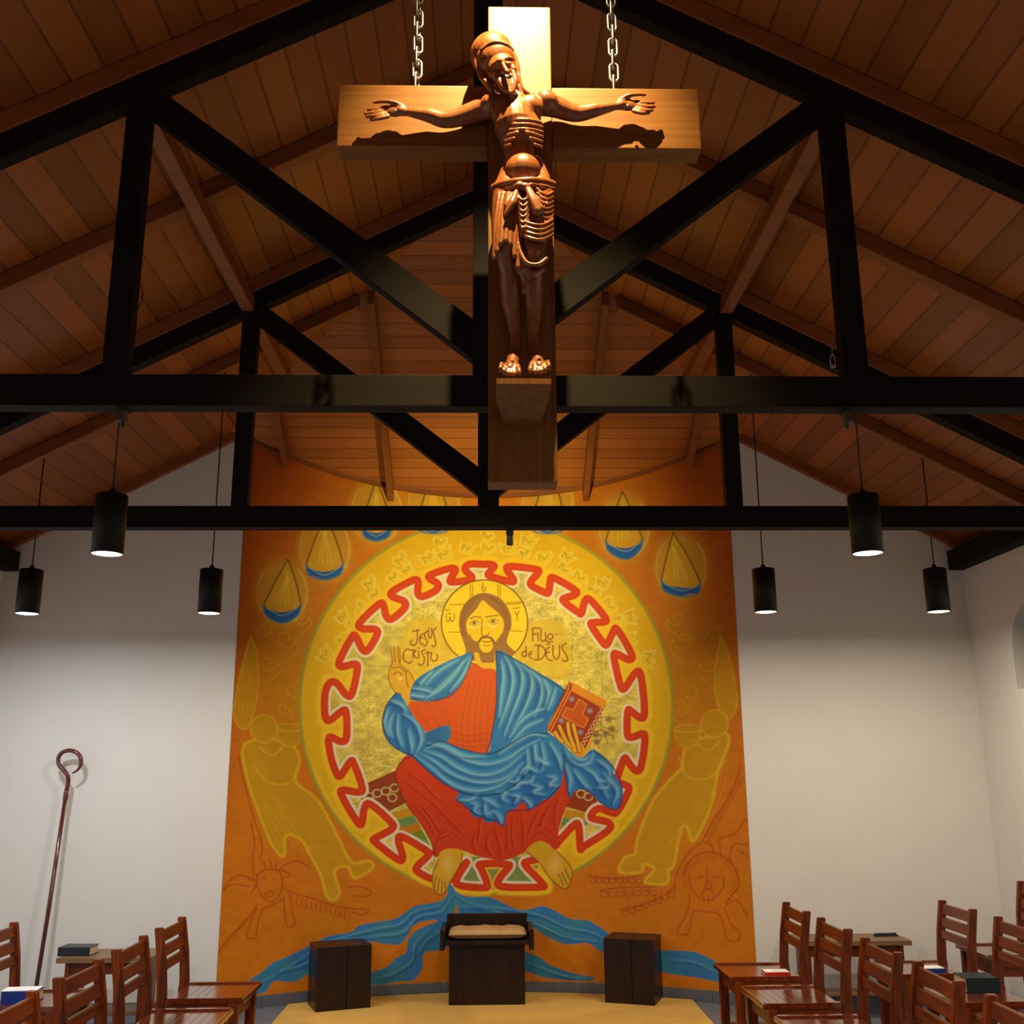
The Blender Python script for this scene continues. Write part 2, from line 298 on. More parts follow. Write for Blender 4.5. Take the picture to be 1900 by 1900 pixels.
# ---------------------------------------------------------------- mural painting (drawn by the script into a colour array)
MX0, MY0, MW, MH = 380, 770, 1050, 1120
def s2l(c):
    c = np.asarray(c, float)/255.0
    return np.where(c <= 0.04045, c/12.92, ((c+0.055)/1.055)**2.4)
def smooth_pts(p, closed=False, n=6):
    p = np.array(p, float)
    if len(p) < 3: return p
    if closed: q = np.vstack([p[-1], p, p[0], p[1]])
    else: q = np.vstack([2*p[0]-p[1], p, 2*p[-1]-p[-2]])
    out = []
    for i in range(1, len(q)-2):
        p0, p1, p2, p3 = q[i-1], q[i], q[i+1], q[i+2]
        for t in np.arange(n)/n:
            out.append(0.5*((2*p1)+(p2-p0)*t+(2*p0-5*p1+4*p2-p3)*t*t+(3*p1-p0-3*p2+p3)*t**3))
    if not closed: out.append(q[-2])
    return np.array(out)
class Canvas:
    def __init__(s):
        s.a = np.zeros((MH, MW, 3))
        s.rng = np.random.RandomState(5)
    def noise(s, sx, sy, seed):
        r = np.random.RandomState(seed); gh, gw = int(MH/sy)+3, int(MW/sx)+3
        g = r.rand(gh, gw); yy = np.arange(MH)/sy; xx = np.arange(MW)/sx
        y0 = yy.astype(int); x0 = xx.astype(int); fy = (yy-y0)[:, None]; fx = (xx-x0)[None]
        fy = fy*fy*(3-2*fy); fx = fx*fx*(3-2*fx)
        a = g[y0][:, x0]; b = g[y0][:, x0+1]; c = g[y0+1][:, x0]; d = g[y0+1][:, x0+1]
        return (a*(1-fx)+b*fx)*(1-fy)+(c*(1-fx)+d*fx)*fy
    def mask_poly(s, pts):
        p = np.array(pts, float)-[MX0, MY0]; m = np.zeros((MH, MW)); K = 3
        x1, y1 = p[:, 0], p[:, 1]; x2, y2 = np.roll(x1, -1), np.roll(y1, -1)
        lo, hi = max(0, int(y1.min())), min(MH-1, int(y1.max())+1)
        ed = np.arange(MW+1)
        for r in range(lo, hi+1):
            for k in range(K):
                y = r+(k+0.5)/K
                h = (y1 <= y) != (y2 <= y)
                if not h.any(): continue
                xs = np.sort(x1[h]+(y-y1[h])/(y2[h]-y1[h])*(x2[h]-x1[h]))
                for a, b in zip(xs[0::2], xs[1::2]):
                    a = max(a, 0); b = min(b, MW)
                    if b <= a: continue
                    i0, i1 = int(a), int(min(b, MW-1e-6))
                    if i0 == i1: m[r, i0] += (b-a)/K
                    else:
                        m[r, i0] += (i0+1-a)/K; m[r, i1] += (b-i1)/K; m[r, i0+1:i1] += 1.0/K
        return np.clip(m, 0, 1)
    def mask_line(s, pts, w, soft=0.5, taper=False):
        p = np.array(pts, float)-[MX0, MY0]; m = np.zeros((MH, MW)); n = len(p)-1
        for i in range(n):
            a, b = p[i], p[i+1]
            ww = w
            if taper: ww = max(0.6, w*math.sin(math.pi*(i+0.7)/(n+0.4))**0.7)
            r = ww/2+soft+1
            xa, xb = int(max(0, min(a[0], b[0])-r)), int(min(MW, max(a[0], b[0])+r+2))
            ya, yb = int(max(0, min(a[1], b[1])-r)), int(min(MH, max(a[1], b[1])+r+2))
            if xb <= xa or yb <= ya: continue
            X, Y = np.meshgrid(np.arange(xa, xb)+0.5, np.arange(ya, yb)+0.5)
            d = b-a; L = d@d+1e-9
            t = np.clip(((X-a[0])*d[0]+(Y-a[1])*d[1])/L, 0, 1)
            D = np.hypot(X-a[0]-t*d[0], Y-a[1]-t*d[1])
            c = np.clip((ww/2+soft-D)/(2*soft), 0, 1)
            m[ya:yb, xa:xb] = np.maximum(m[ya:yb, xa:xb], c)
        return m
    def bb(s, p, w=2):
        p = np.array(p, float)-[MX0, MY0]; x0, y0 = (p.min(0)-w-3).astype(int); x1, y1 = (p.max(0)+w+4).astype(int)
        return (slice(max(0, y0), max(1, min(MH, y1))), slice(max(0, x0), max(1, min(MW, x1))))
    def put(s, m, col, al=1.0, bb=(slice(None), slice(None)), clip=None):
        full = isinstance(col, np.ndarray) and col.ndim == 3
        c = col[bb] if full else s2l(col)
        k = m[bb]*al
        if clip is not None: k = k*clip[bb]
        k = k[..., None]; s.a[bb] = s.a[bb]*(1-k)+c*k
    def poly(s, pts, col, sm=True, al=1.0, n=5):
        q = smooth_pts(pts, True, n) if sm else np.array(pts, float)
        m = s.mask_poly(q); s.put(m, col, al, s.bb(q)); return m
    def line(s, pts, col, w=2, sm=True, al=1.0, soft=0.5, taper=False, clip=None):
        q = smooth_pts(pts, False, 5) if sm else np.array(pts, float)
        m = s.mask_line(q, w, soft, taper)
        s.put(m, col, al, s.bb(q, w+soft), clip); return m
    def circ(s, cx, cy, rx, ry, col, al=1.0, soft=0.7):
        b = s.bb([(cx-rx, cy-ry), (cx+rx, cy+ry)], soft+2)
        Y, X = np.mgrid[b[0], b[1]]; X = X+MX0+0.5; Y = Y+MY0+0.5
        d = (np.hypot((X-cx)/rx, (Y-cy)/ry)-1)*min(rx, ry)
        m = np.zeros((MH, MW)); m[b] = np.clip(0.5-d/(2*soft), 0, 1); s.put(m, col, al, b); return m
    def ring(s, cx, cy, rx, ry, col, w, al=1.0, a0=0, a1=360):
        t = np.radians(np.linspace(a0, a1, 90))
        return s.line(np.c_[cx+rx*np.cos(t), cy+ry*np.sin(t)], col, w, False, al)
def CR(ox, oy, k, pts): return [(ox+x/k, oy+y/k) for x, y in pts]
RIB = [(897,1047),(871,1047),(863,1057),(876,1074),(842,1080),(835,1076),(845,1058),(834,1055),(800,1066),(797,1073),(813,1084),(808,1096),(784,1107),(775,1100),(776,1082),(768,1076),(729,1097),(728,1107),(750,1116),(750,1129),(726,1149),(716,1142),(712,1124),(703,1121),(668,1155),(671,1166),(697,1168),(699,1179),(682,1207),(671,1203),(661,1182),(653,1182),(630,1226),(634,1237),(658,1232),(663,1242),(653,1287),(642,1289),(624,1267),(611,1268),(603,1289),(603,1326),(611,1337),(632,1321),(642,1321),(643,1368),(632,1376),(611,1368),(613,1400),(624,1434),(632,1439),(650,1413),(657,1418),(672,1460),(666,1470),(637,1466),(634,1476),(660,1521),(671,1529),(676,1500),(687,1492),(726,1526),(726,1539),(697,1555),(697,1563),(739,1595),(747,1589),(739,1560),(747,1553),(792,1579),(795,1587),(774,1608),(776,1618),(805,1632),(835,1632),(855,1612),(866,1600),(848,1630),(853,1643),(898,1647),(904,1640),(893,1612),(890,1604),(915,1602),(942,1604),(944,1609),(926,1632),(931,1645),(1000,1646),(1007,1640),(975,1606),(980,1598),(1010,1590),(1035,1563),(1066,1530),(1074,1535),(1077,1574),(1084,1570),(1128,1541),(1129,1526),(1097,1517),(1110,1500),(1135,1508),(1146,1505),(1166,1468),(1163,1458),(1148,1452),(1145,1445),(1158,1408),(1165,1413),(1178,1429),(1188,1426),(1195,1390),(1195,1362),(1174,1368),(1164,1362),(1165,1320),(1172,1320),(1186,1331),(1195,1328),(1194,1290),(1187,1248),(1176,1252),(1158,1278),(1150,1268),(1139,1218),(1146,1214),(1166,1224),(1172,1214),(1145,1168),(1137,1174),(1126,1196),(1117,1190),(1097,1160),(1102,1155),(1121,1154),(1123,1146),(1095,1113),(1085,1116),(1079,1138),(1071,1135),(1047,1117),(1047,1110),(1066,1104),(1067,1095),(1027,1072),(1021,1079),(1018,1099),(1010,1099),(988,1088),(985,1079),(999,1062),(992,1056),(947,1051),(941,1057),(953,1076),(946,1079),(909,1069),(908,1062),(917,1051),(910,1047)]
def paint_mural():
    cv = Canvas(); P = cv.poly; Ln = cv.line
    n1 = cv.noise(60, 60, 1); n2 = cv.noise(14, 9, 2); n3 = cv.noise(3, 2, 3); n4 = cv.noise(90, 120, 4)
    Yg, Xg = np.mgrid[0:MH, 0:MW]; Xg = Xg+MX0; Yg = Yg+MY0
    ORG, ORD, YEL, OCH = (204,118,10), (168,62,14), (232,176,14), (200,150,12)
    cv.a[:] = s2l(ORG)
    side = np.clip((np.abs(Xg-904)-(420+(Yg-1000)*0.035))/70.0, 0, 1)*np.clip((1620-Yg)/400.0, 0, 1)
    cv.put(np.clip(side*(0.35+0.6*n4)+0.62*np.clip((1150-Yg)/250.0, 0, 1)*np.clip((np.abs(Xg-904)-200)/160.0, 0, 1), 0, 0.85), ORD)  # dark red edge brushwork; fading light at the top corners is painted in too
    cv.a *= (0.94+0.12*n1+0.06*n2)[..., None]
    LY = (226,186,30); LN = (176,62,10)
    # ochre angels: left, then right
    LA = [(453,1380),(450,1405),(463,1460),(487,1526),(505,1568),(526,1589),(531,1550),(558,1558),(571,1579),(595,1624),(605,1660),(618,1671),(630,1655),(621,1616),(645,1608),(658,1629),(692,1610),(684,1597),(653,1600),(632,1563),(605,1510),(584,1479),(549,1450),(556,1413),(545,1385),(510,1372),(480,1370)]
    RA = [(1265,1425),(1240,1450),(1216,1479),(1200,1510),(1182,1560),(1178,1584),(1158,1592),(1150,1618),(1190,1618),(1194,1604),(1214,1612),(1197,1637),(1237,1639),(1240,1615),(1250,1605),(1264,1540),(1275,1535),(1287,1560),(1318,1500),(1333,1430),(1352,1380),(1345,1360),(1310,1368),(1275,1380)]
    LW = [(465,1180),(446,1250),(434,1320),(446,1352),(464,1342),(478,1285),(477,1215)]
    RW = [(1338,1178),(1326,1250),(1330,1300),(1340,1330),(1358,1330),(1368,1300),(1356,1230)]
    for A, W, hx, hy, bx, by in ((LA, LW, 490, 1352, 538, 1350), (RA, RW, 1326, 1343, 1276, 1352)):
        cv.circ(bx, by-100, 62, 110, OCH, 0.4, 25)
        P(W, OCH, al=0.75); P(A, OCH, al=0.9)
        Ln(A+A[:1], LY, 5, al=0.8, soft=2.0); Ln(W+W[:1], LY, 3, al=0.55, soft=1.5)
        cv.circ(hx, hy, 24, 25, OCH, 0.9); cv.ring(hx, hy, 25, 26, LY, 3, 0.55)
        s = 1 if hx < 905 else -1
        P([(bx-24, by), (bx+24, by), (bx+20, by+22), (bx, by+36), (bx-20, by+22)], OCH, al=0.9)
        cv.ring(bx, by, 25, 7, LY, 2.5, 0.6); Ln([(bx-24, by), (bx-20, by+24), (bx, by+36), (bx+20, by+24), (bx+24, by)], LY, 2.5, al=0.5)
        for k in range(5):
            Ln([(hx-s*(26-k*6), hy+45+k*4), (hx-s*(18-k*8), hy+110), (hx+s*(5+k*10), hy+170), (hx+s*(30+k*14), hy+225)], LY, 2, al=0.28, soft=1.2)
        Ln([(hx-s*10, hy+32), (hx+s*14, hy+50), (hx+s*38, hy+30)], LY, 3, al=0.55)
        Ln([(hx-s*20, hy+70), (hx+s*10, hy+100), (hx+s*50, hy+98), (hx+s*66, hy+60)], LY, 3, al=0.55)
        for k in range(4): Ln([(W[0][0]+(k-1.5)*5, W[0][1]+35+6*k), (W[0][0]-s*8+(k-1.5)*7, W[0][1]+90), (W[0][0]-s*10+(k-1.5)*8, W[0][1]+145)], LY, 1.8, al=0.3, soft=1)
        for (cx, cy, r) in ((bx-12, by-36, 13), (bx+6, by-70, 16), (bx-40*s, by-120, 17), (bx-8, by-165, 20), (bx+20*s, by-205, 15), (bx-50*s, by-180, 14)):
            t = np.linspace(0, 4.6, 26); Ln([(cx+s*r*(1-q/6.5)*math.cos(q*1.5), cy+r*(1-q/6.5)*math.sin(q*1.5)) for q in t], LY, 2.6, al=0.38, soft=1.4)
            Ln([(cx+s*r, cy), (cx+s*(r+4), cy+r), (cx, cy+r*2.1)], LY, 2.6, al=0.33, soft=1.4)
    # big yellow disc with green rim
    cv.circ(902, 1311, 346, 347, (230,180,14), 1, 1.5)
    for rr, al in ((318, 0.25), (300, 0.3)): cv.circ(902, 1311, rr, rr, (240,190,20), al, 12)
    cv.ring(902, 1311, 346, 347, (150,158,50), 6, 0.8); cv.ring(902, 1311, 339, 340, (238,196,40), 6, 0.6, 20, 160)
    # hanging oil lamps
    for (ax, ay, lx, ly, rx_, ry_, bx, by) in ((534,1038,489,1122,558,1121,524,1156),(603,955,568,1047,637,1045,603,1076),(698,890,671,975,726,975,698,1004),(1155,912,1124,1003,1192,1001,1161,1038),(1249,988,1227,1076,1300,1081,1264,1107),(803,870,775,965,835,965,804,990),(1020,868,985,965,1048,965,1016,990)):
        cx, cy = (lx+rx_)/2, (ay+by)/2+8
        cv.circ(cx, cy-4, 50, 62, (208,168,50), 0.55, 10); cv.ring(cx, cy-4, 46, 58, (240,214,120), 5, 0.30, -50, 60); cv.ring(cx, cy-4, 46, 58, (240,214,120), 4, 0.2, 130, 230)
        P([(ax, ay), (rx_, ry_), (bx, by-12), (lx, ly)], (218,168,30), False, 0.6)
        for k in (-0.3, -0.1, 0.12, 0.3): Ln([(ax, ay+26), (cx+k*40, ly-2)], (244,206,80), 2.2, False, 0.5, 1.2)
        Ln([(ax, ay), ((ax+lx)/2-1, (ay+ly)/2), (lx, ly)], (92,84,22), 3, al=0.85); Ln([(ax, ay), ((ax+rx_)/2+3, (ay+ry_)/2), (rx_, ry_)], (92,84,22), 3, al=0.85)
        P([(lx, ly), (lx+10, ly+9), (bx, ly+14), (rx_-10, ry_+9), (rx_, ry_), (rx_-5, ry_+18), (bx+16, by-5), (bx, by-1), (bx-16, by-5), (lx+5, ly+18)], (26,92,190))
        Ln([(lx, ly), (lx+5, ly+20), (bx, by), (rx_-5, ry_+20), (rx_, ry_)], (60,120,160), 3, al=0.9); Ln([(lx+4, ly+6), (bx, ly+20), (rx_-4, ry_+6)], (150,180,160), 1.6, al=0.8)
    # leaf shapes round the top of the disc
    rl = np.random.RandomState(11)
    for k in range(23):
        for rad in ((289, 312) if k % 2 else (292,)):
            an = math.radians(-171+k*7.35+rl.uniform(-1, 1)); cx, cy = 902+rad*math.cos(an), 1311+rad*math.sin(an)*1.0-4
            jt = an+rl.uniform(-0.6, 0.6); u = np.array([math.cos(jt), math.sin(jt)]); v = np.array([-u[1], u[0]]); q = rl.uniform(1.0, 1.35)
            F_ = lambda a, b: (cx+u[0]*a*q+v[0]*b*q, cy+u[1]*a*q+v[1]*b*q)
            sh = [F_(-9, -9), F_(0, -12), F_(9, -14), F_(5, -5), F_(12, 1), F_(6, 7), F_(11, 13), F_(-2, 10), F_(-8, 9)] if rl.rand() < 0.5 else [F_(-10, 0), F_(-2, -10), F_(8, -11), F_(9, -3), F_(4, 1), F_(10, 5), F_(7, 12), F_(-3, 9)]
            P(sh, (232,202,60), al=0.55); Ln(sh+sh[:1], (242,218,96), 2.0, al=0.7)
            Ln([F_(-6, -6), F_(4, -7), F_(-1, 1), F_(5, 6)], (176,134,14), 1.8, al=0.75)
    # gold leaf field, white and red meander
    rib = smooth_pts(RIB, True, 4); inside = cv.mask_poly(rib); loop = np.vstack([rib, rib[:1]])
    cv.put(cv.mask_line(loop, 31, 2.5)*(1-inside), (244,200,36), 0.9)
    gold = s2l((222,198,92))*(0.66+0.42*n2+0.55*(n3-0.3)*np.clip(n1*1.5, 0.25, 1))[..., None]*np.array([1, 1, 1.0])
    cv.put(inside, gold)
    top = np.clip((1200-Yg)/160.0, 0, 1); cv.put(inside*top*0.45*n3, (236,226,176))
    for x in (684, 765, 1060, 1115): Ln([(x, 1100), (x+2, 1250), (x-2, 1420)], (120,104,30), 1.2, al=0.45, clip=inside)
    for y in (1170, 1232, 1300): Ln([(600, y), (720, y+3), (1200, y-4)], (120,104,30), 1.2, al=0.4, clip=inside)
    P([(765,1150),(830,1158),(860,1215),(800,1240),(762,1300),(742,1290),(735,1220)], (224,184,36), al=0.75); P([(975,1160),(1040,1155),(1062,1230),(1040,1262),(985,1235),(955,1215)], (220,182,36), al=0.75)
    # throne band and rainbow behind the knees
    P([(664,1466),(676,1455),(738,1428),(752,1490),(716,1508),(676,1500)], (150,62,24), False); P([(1052,1478),(1066,1463),(1100,1470),(1112,1495),(1096,1510),(1050,1497)], (158,58,22), False)
    for (cx, cy) in ((685,1478),(700,1472),(716,1468),(732,1462),(728,1480),(1078,1473),(1092,1478)):
        cv.ring(cx, cy, 8, 7, (214,186,120), 2.6, 0.9); cv.ring(cx, cy, 3.5, 3, (120,60,30), 1.3, 0.8)
    for poly_, cols in (([(700,1508),(752,1488),(778,1530),(806,1585),(770,1572),(728,1538)], 0), ([(1052,1496),(1100,1508),(1088,1532),(1066,1530),(1038,1560),(1036,1545)], 0)):
        m = cv.mask_poly(poly_)
        for k, c in enumerate([(206,146,20), (110,146,84), (204,124,14), (120,140,40), (110,150,96)]):
            yy = 1500+k*16; sl = 0.28*(-(Xg-750)) if poly_[0][0] < 900 else 0.2*(Xg-1050)
            cv.put(m*np.clip((Yg-sl-yy)/2.0, 0, 1), c)
    P([(845,1590),(975,1590),(1000,1600),(985,1650),(840,1650)], (112,140,80), False, 0.9)
    # white inner line then red ribbon
    ins2 = cv.mask_poly(rib)
    cv.put(cv.mask_line(loop, 23, 1.0)*ins2, (236,222,190)); cv.put(cv.mask_line(loop, 20, 1.2)*(1-ins2), (250,196,30), 0.9)
    cv.put(cv.mask_line(loop, 14, 0.8), (214,56,8)); cv.put(cv.mask_line(loop, 4, 3), (236,84,16), 0.35)
    # halo
    cv.circ(899, 1155, 80, 79, (244,208,36)); cv.ring(899, 1155, 80, 79, (128,66,14), 2.4)
    BR = (132,66,16)
    for a, b in (((873,1084),(873,1112)),((924,1084),(924,1112)),((834,1122),(862,1121)),((938,1121),(966,1120)),((833,1173),(852,1173)),((948,1170),(970,1172)),((877,1086),(877,1110)),((928,1086),(928,1110)),((940,1118),(968,1117))): Ln([a, b], BR, 1.5, False, 0.85)
    for L in ([(482,312),(510,310)],[(487,340),(490,385),(505,390),(512,360),(520,390),(540,380),(545,335)],[(495,330),(520,340)],[(745,120),(738,165),(752,178),(765,160),(745,150)],[(958,300),(1000,295)],[(970,320),(985,345),(1000,318)],[(985,345),(988,385)]):
        Ln(CR(700,1050,3.8,L), BR, 1.7, al=0.9)
    # hair, face, beard
    HAIR = (158,108,52)
    P([(899,1100),(872,1110),(855,1134),(852,1165),(861,1194),(864,1210),(856,1222),(880,1226),(905,1232),(930,1222),(956,1212),(941,1194),(944,1176),(949,1160),(946,1136),(929,1111)], HAIR)
    SK = (240,196,26)
    P([(895,1114),(884,1130),(868,1148),(865,1162),(870,1180),(880,1196),(900,1212),(918,1200),(931,1178),(935,1156),(926,1139),(908,1124)], SK)
    P([(878,1212),(886,1210),(918,1208),(920,1247),(900,1240),(884,1232)], (228,180,26), False)
    P([(870,1174),(877,1186),(886,1190),(892,1182),(903,1180),(914,1183),(920,1190),(932,1174),(928,1196),(918,1212),(917,1228),(905,1230),(893,1228),(888,1212),(876,1200)], HAIR)
    cv.circ(902, 1197, 12.5, 14, SK); Ln([(890,1190),(894,1184),(903,1183),(912,1184),(916,1192)], (120,72,26), 2.2)
    Ln([(895,1190),(903,1191),(911,1190)], (176,86,20), 2.2); Ln([(896,1197),(903,1198),(909,1197)], (140,80,20), 1.4)
    for k in range(7):
        Ln([(900+k*3, 1104+k), (921+k*3, 1118+k*2), (935+k*2, 1142+k*2), (938+k*1.2, 1170)], (126,80,40), 1, al=0.5); Ln([(896-k*3, 1104+k), (876-k*2, 1122), (862-k, 1150), (863-k, 1180)], (126,80,40), 1, al=0.45)
    DK = (96,58,14)
    Ln([(872,1148),(882,1144),(893,1146)], (120,74,20), 1.8); Ln([(901,1145),(912,1143),(924,1142)], (120,74,20), 1.8)
    for ex, ey in ((881,1156),(916,1153)):
        Ln([(ex-10, ey+6), (ex, ey+9), (ex+9, ey+5)], (250,226,120), 3.2, al=0.8); cv.circ(ex, ey, 8, 4.2, (228,206,110), 0.75); cv.circ(ex-1, ey, 4, 3.6, (150,110,60), 0.9, 1.2); cv.circ(ex-1, ey, 1.8, 1.8, (90,60,30), 0.9, 1)
        Ln([(ex-9, ey+1), (ex, ey-5), (ex+9, ey)], DK, 1.3, al=0.8); Ln([(ex-7, ey+4), (ex, ey+5.5), (ex+8, ey+3)], DK, 1, al=0.7)
    Ln([(895,1149),(894,1165),(894,1177),(899,1180),(905,1178),(908,1174)], (140,86,10), 1.9); Ln([(898,1130),(898,1160),(900,1172)], (250,222,70), 4, al=0.4, soft=2)
    # tunic, mantle
    RT, BL, LB, DB, RO = (214,82,16), (32,106,186), (114,188,228), (12,56,138), (208,58,14)
    tun = P([(878,1232),(898,1240),(920,1246),(922,1300),(912,1366),(902,1398),(863,1392),(832,1378),(792,1360),(770,1332),(757,1303),(800,1302),(846,1280),(864,1252)], RT)
    for k in range(11): Ln([(866+k*5, 1262+k), (856+k*5.5, 1310), (850+k*6, 1350), (856+k*5, 1388)], ((168,92,24) if k % 2 else (222,92,16)), 2.4, al=0.55, soft=1.2, clip=tun)
    for k in range(7): Ln([(762+k*10, 1302), (770+k*11, 1325), (790+k*9, 1352)], ((170,84,20) if k % 2 else (226,80,12)), 2.6, al=0.5, soft=1.2, clip=tun)
    for k in range(3): Ln([(836, 1356+k*11), (870, 1366+k*10), (905, 1360+k*11)], (170,60,10), 2, al=0.6, soft=1, clip=tun)
    low = P([(766,1402),(742,1416),(734,1439),(742,1466),(756,1495),(779,1526),(800,1562),(807,1590),(835,1580),(859,1578),(884,1588),(935,1596),(975,1580),(1003,1562),(1037,1574),(1036,1545),(1042,1520),(1052,1494),(1056,1478),(1048,1420),(980,1440),(860,1440)], RO)
    for L in ([(745,1425),(780,1450),(810,1480),(840,1500)],[(750,1450),(790,1480),(830,1515)],[(765,1490),(790,1520),(806,1550)],[(775,1490),(800,1520),(815,1545)],[(800,1490),(840,1530),(860,1550)],[(806,1575),(815,1550),(832,1543),(850,1552)],[(812,1560),(830,1552),(850,1565)],[(880,1545),(876,1565),(884,1585)],[(905,1545),(902,1570),(912,1588)],[(915,1535),(925,1565),(930,1590)],[(950,1510),(948,1550),(955,1580)],[(965,1505),(970,1545),(968,1575)],[(985,1540),(1005,1532),(1025,1545)],[(985,1555),(1005,1546),(1030,1560)],[(1000,1500),(985,1530),(975,1560)],[(1020,1490),(1005,1520),(1000,1535)],[(1035,1480),(1028,1510),(1030,1540)],[(890,1520),(885,1560)],[(940,1530),(940,1575)]):
        Ln(L, (146,30,8), 3, al=0.7, soft=1.3, clip=low, taper=True); Ln([(x+5, y+1) for x, y in L], (224,78,26), 3, al=0.6, soft=1.4, clip=low, taper=True)
    Ln([(766,1402),(742,1416),(734,1439),(742,1466),(756,1495),(779,1526),(800,1562),(807,1590)], (88,24,10), 2, al=0.8)
    masks = []
    masks.append(P([(876,1212),(850,1219),(826,1229),(787,1250),(767,1268),(761,1295),(800,1300),(826,1294),(848,1278),(864,1250)], BL))
    masks.append(P([(736,1284),(718,1308),(710,1334),(714,1364),(734,1388),(766,1404),(784,1390),(790,1362),(768,1330),(748,1296)], BL))
    masks.append(P([(790,1360),(832,1346),(832,1374),(800,1384),(785,1378)], (34,84,150)))
    masks.append(P([(923,1207),(953,1221),(997,1247),(1048,1280),(1034,1310),(1015,1353),(1039,1374),(1063,1399),(1081,1405),(1102,1391),(1136,1421),(1139,1436),(1154,1464),(1147,1500),(1121,1494),(1100,1474),(1080,1465),(1066,1468),(1056,1480),(1050,1450),(1046,1428),(1040,1458),(1022,1480),(1008,1484),(990,1500),(981,1502),(970,1488),(956,1500),(942,1506),(934,1532),(921,1524),(900,1526),(896,1516),(880,1516),(868,1500),(858,1490),(846,1484),(850,1468),(818,1450),(787,1424),(765,1402),(784,1380),(818,1374),(858,1389),(903,1398),(912,1366),(921,1300),(921,1246)], BL, n=4))
    cl = np.clip(sum(masks), 0, 1)
    cv.put(cl*np.clip(n1*1.4-0.5, 0, 0.5), (54,138,200))
    LT = [[(935,1216),(948,1240),(951,1270),(940,1310),(925,1350)],[(953,1224),(968,1248),(967,1280),(952,1320),(935,1365)],[(968,1232),(986,1256),(984,1288),(968,1325),(950,1352)],[(985,1243),(1004,1268),(1004,1296),(990,1330)],[(1010,1262),(1018,1285),(1012,1310)],[(930,1225),(934,1255),(930,1290),(926,1330)],[(1030,1278),(1024,1300),(1016,1318)],[(945,1368),(965,1340),(990,1322),(1010,1315)],[(950,1376),(975,1350),(1005,1336)],[(925,1400),(955,1378),(985,1363),(1012,1366)],
        [(870,1218),(845,1245),(820,1270),(795,1292)],[(860,1226),(838,1258),(812,1282),(790,1296)],[(850,1224),(815,1245),(790,1270)],[(800,1248),(780,1268)],[(765,1277),(788,1280),(800,1284)],[(764,1290),(785,1293)],[(872,1222),(856,1256),(835,1282)],
        [(725,1300),(745,1308),(755,1322)],[(728,1325),(722,1350),(728,1368)],[(738,1328),(738,1360),(746,1385)],[(748,1324),(772,1342),(782,1372),(772,1396)],[(758,1355),(763,1378),(764,1396)],[(720,1315),(714,1340),(720,1365)],
        [(790,1388),(815,1386),(840,1398),(870,1412),(905,1418),(940,1408),(970,1388),(1000,1372)],[(780,1398),(805,1412),(835,1434),(870,1448),(905,1452),(940,1442),(970,1415)],[(770,1402),(800,1425),(830,1450),(860,1464),(895,1467),(930,1456),(960,1432)],[(795,1380),(825,1385),(860,1402),(900,1404)],[(786,1392),(820,1405),(850,1425),(890,1438),(930,1430),(975,1395)],
        [(978,1390),(980,1420),(974,1440)],[(992,1385),(995,1415)],[(1005,1380),(1010,1410),(1005,1430)],[(1020,1378),(1036,1405),(1042,1428)],[(1048,1388),(1060,1410),(1080,1420),(1096,1412),(1100,1396)],[(1062,1402),(1080,1410),(1094,1402)],[(1050,1420),(1058,1445),(1056,1468)],[(1065,1428),(1080,1450),(1095,1465)],[(1085,1425),(1105,1440),(1128,1480)],[(1108,1410),(1128,1425),(1132,1440)],[(1110,1448),(1130,1452),(1125,1462),(1108,1462)],[(1120,1435),(1145,1465),(1138,1492)],
        [(965,1436),(978,1424),(1000,1434)],[(960,1442),(965,1452),(984,1450),(990,1440)],[(945,1450),(962,1452),(956,1462),(944,1465)],[(985,1455),(1002,1462),(990,1470),(1010,1474)],[(1015,1440),(1030,1444),(1020,1456),(1034,1458)],[(948,1475),(962,1478),(955,1490)],[(970,1480),(982,1490),(985,1500)],
        [(852,1484),(872,1484),(884,1476)],[(874,1490),(884,1494),(880,1504),(890,1510)],[(896,1482),(908,1486),(924,1498)],[(900,1488),(902,1510),(914,1506)],[(918,1506),(928,1518),(930,1528)],[(1000,1410),(1016,1418)],[(920,1470),(938,1470),(932,1480),(942,1488)]]
    for L in LT:
        Ln([(x-5, y+4) for x, y in L], DB, 6.5, al=0.5, soft=3.0, clip=cl, taper=True)
        Ln([(x+2, y-1) for x, y in L], LB, 8, al=0.55, soft=3.5, clip=cl, taper=True); Ln(L, (164,218,240), 2.2, al=0.5, soft=1.2, clip=cl, taper=True)
    for L in ([(879,1215),(866,1250),(848,1280),(826,1295),(790,1302),(761,1297)],[(1048,1280),(1034,1310),(1015,1353)],[(921,1208),(921,1300),(912,1366),(902,1398)],[(766,1403),(734,1388),(714,1364),(710,1334),(718,1308),(736,1284)],[(792,1384),(818,1375),(858,1390),(903,1399),(935,1388),(965,1370),(990,1360),(1020,1362)],[(766,1403),(787,1424),(818,1450),(850,1468),(880,1476),(915,1474),(950,1460),(985,1430)],[(1046,1400),(1048,1440),(1056,1480)],[(1102,1391),(1136,1421),(1154,1464),(1147,1500),(1121,1494),(1090,1466)],[(846,1484),(868,1500),(896,1518),(921,1524),(934,1532),(942,1506),(981,1502),(1016,1482),(1040,1458)],[(923,1209),(953,1222),(997,1248),(1048,1281)]):
        Ln(L, (10,44,96), 2.6, al=0.8, soft=0.9)
    # raised hand
    SKH = (222,168,40)
    P([(728,1199),(733,1203),(740,1199),(743,1230),(750,1240),(758,1240),(768,1262),(762,1280),(757,1310),(747,1288),(731,1282),(722,1262),(723,1241),(729,1229)], SKH)
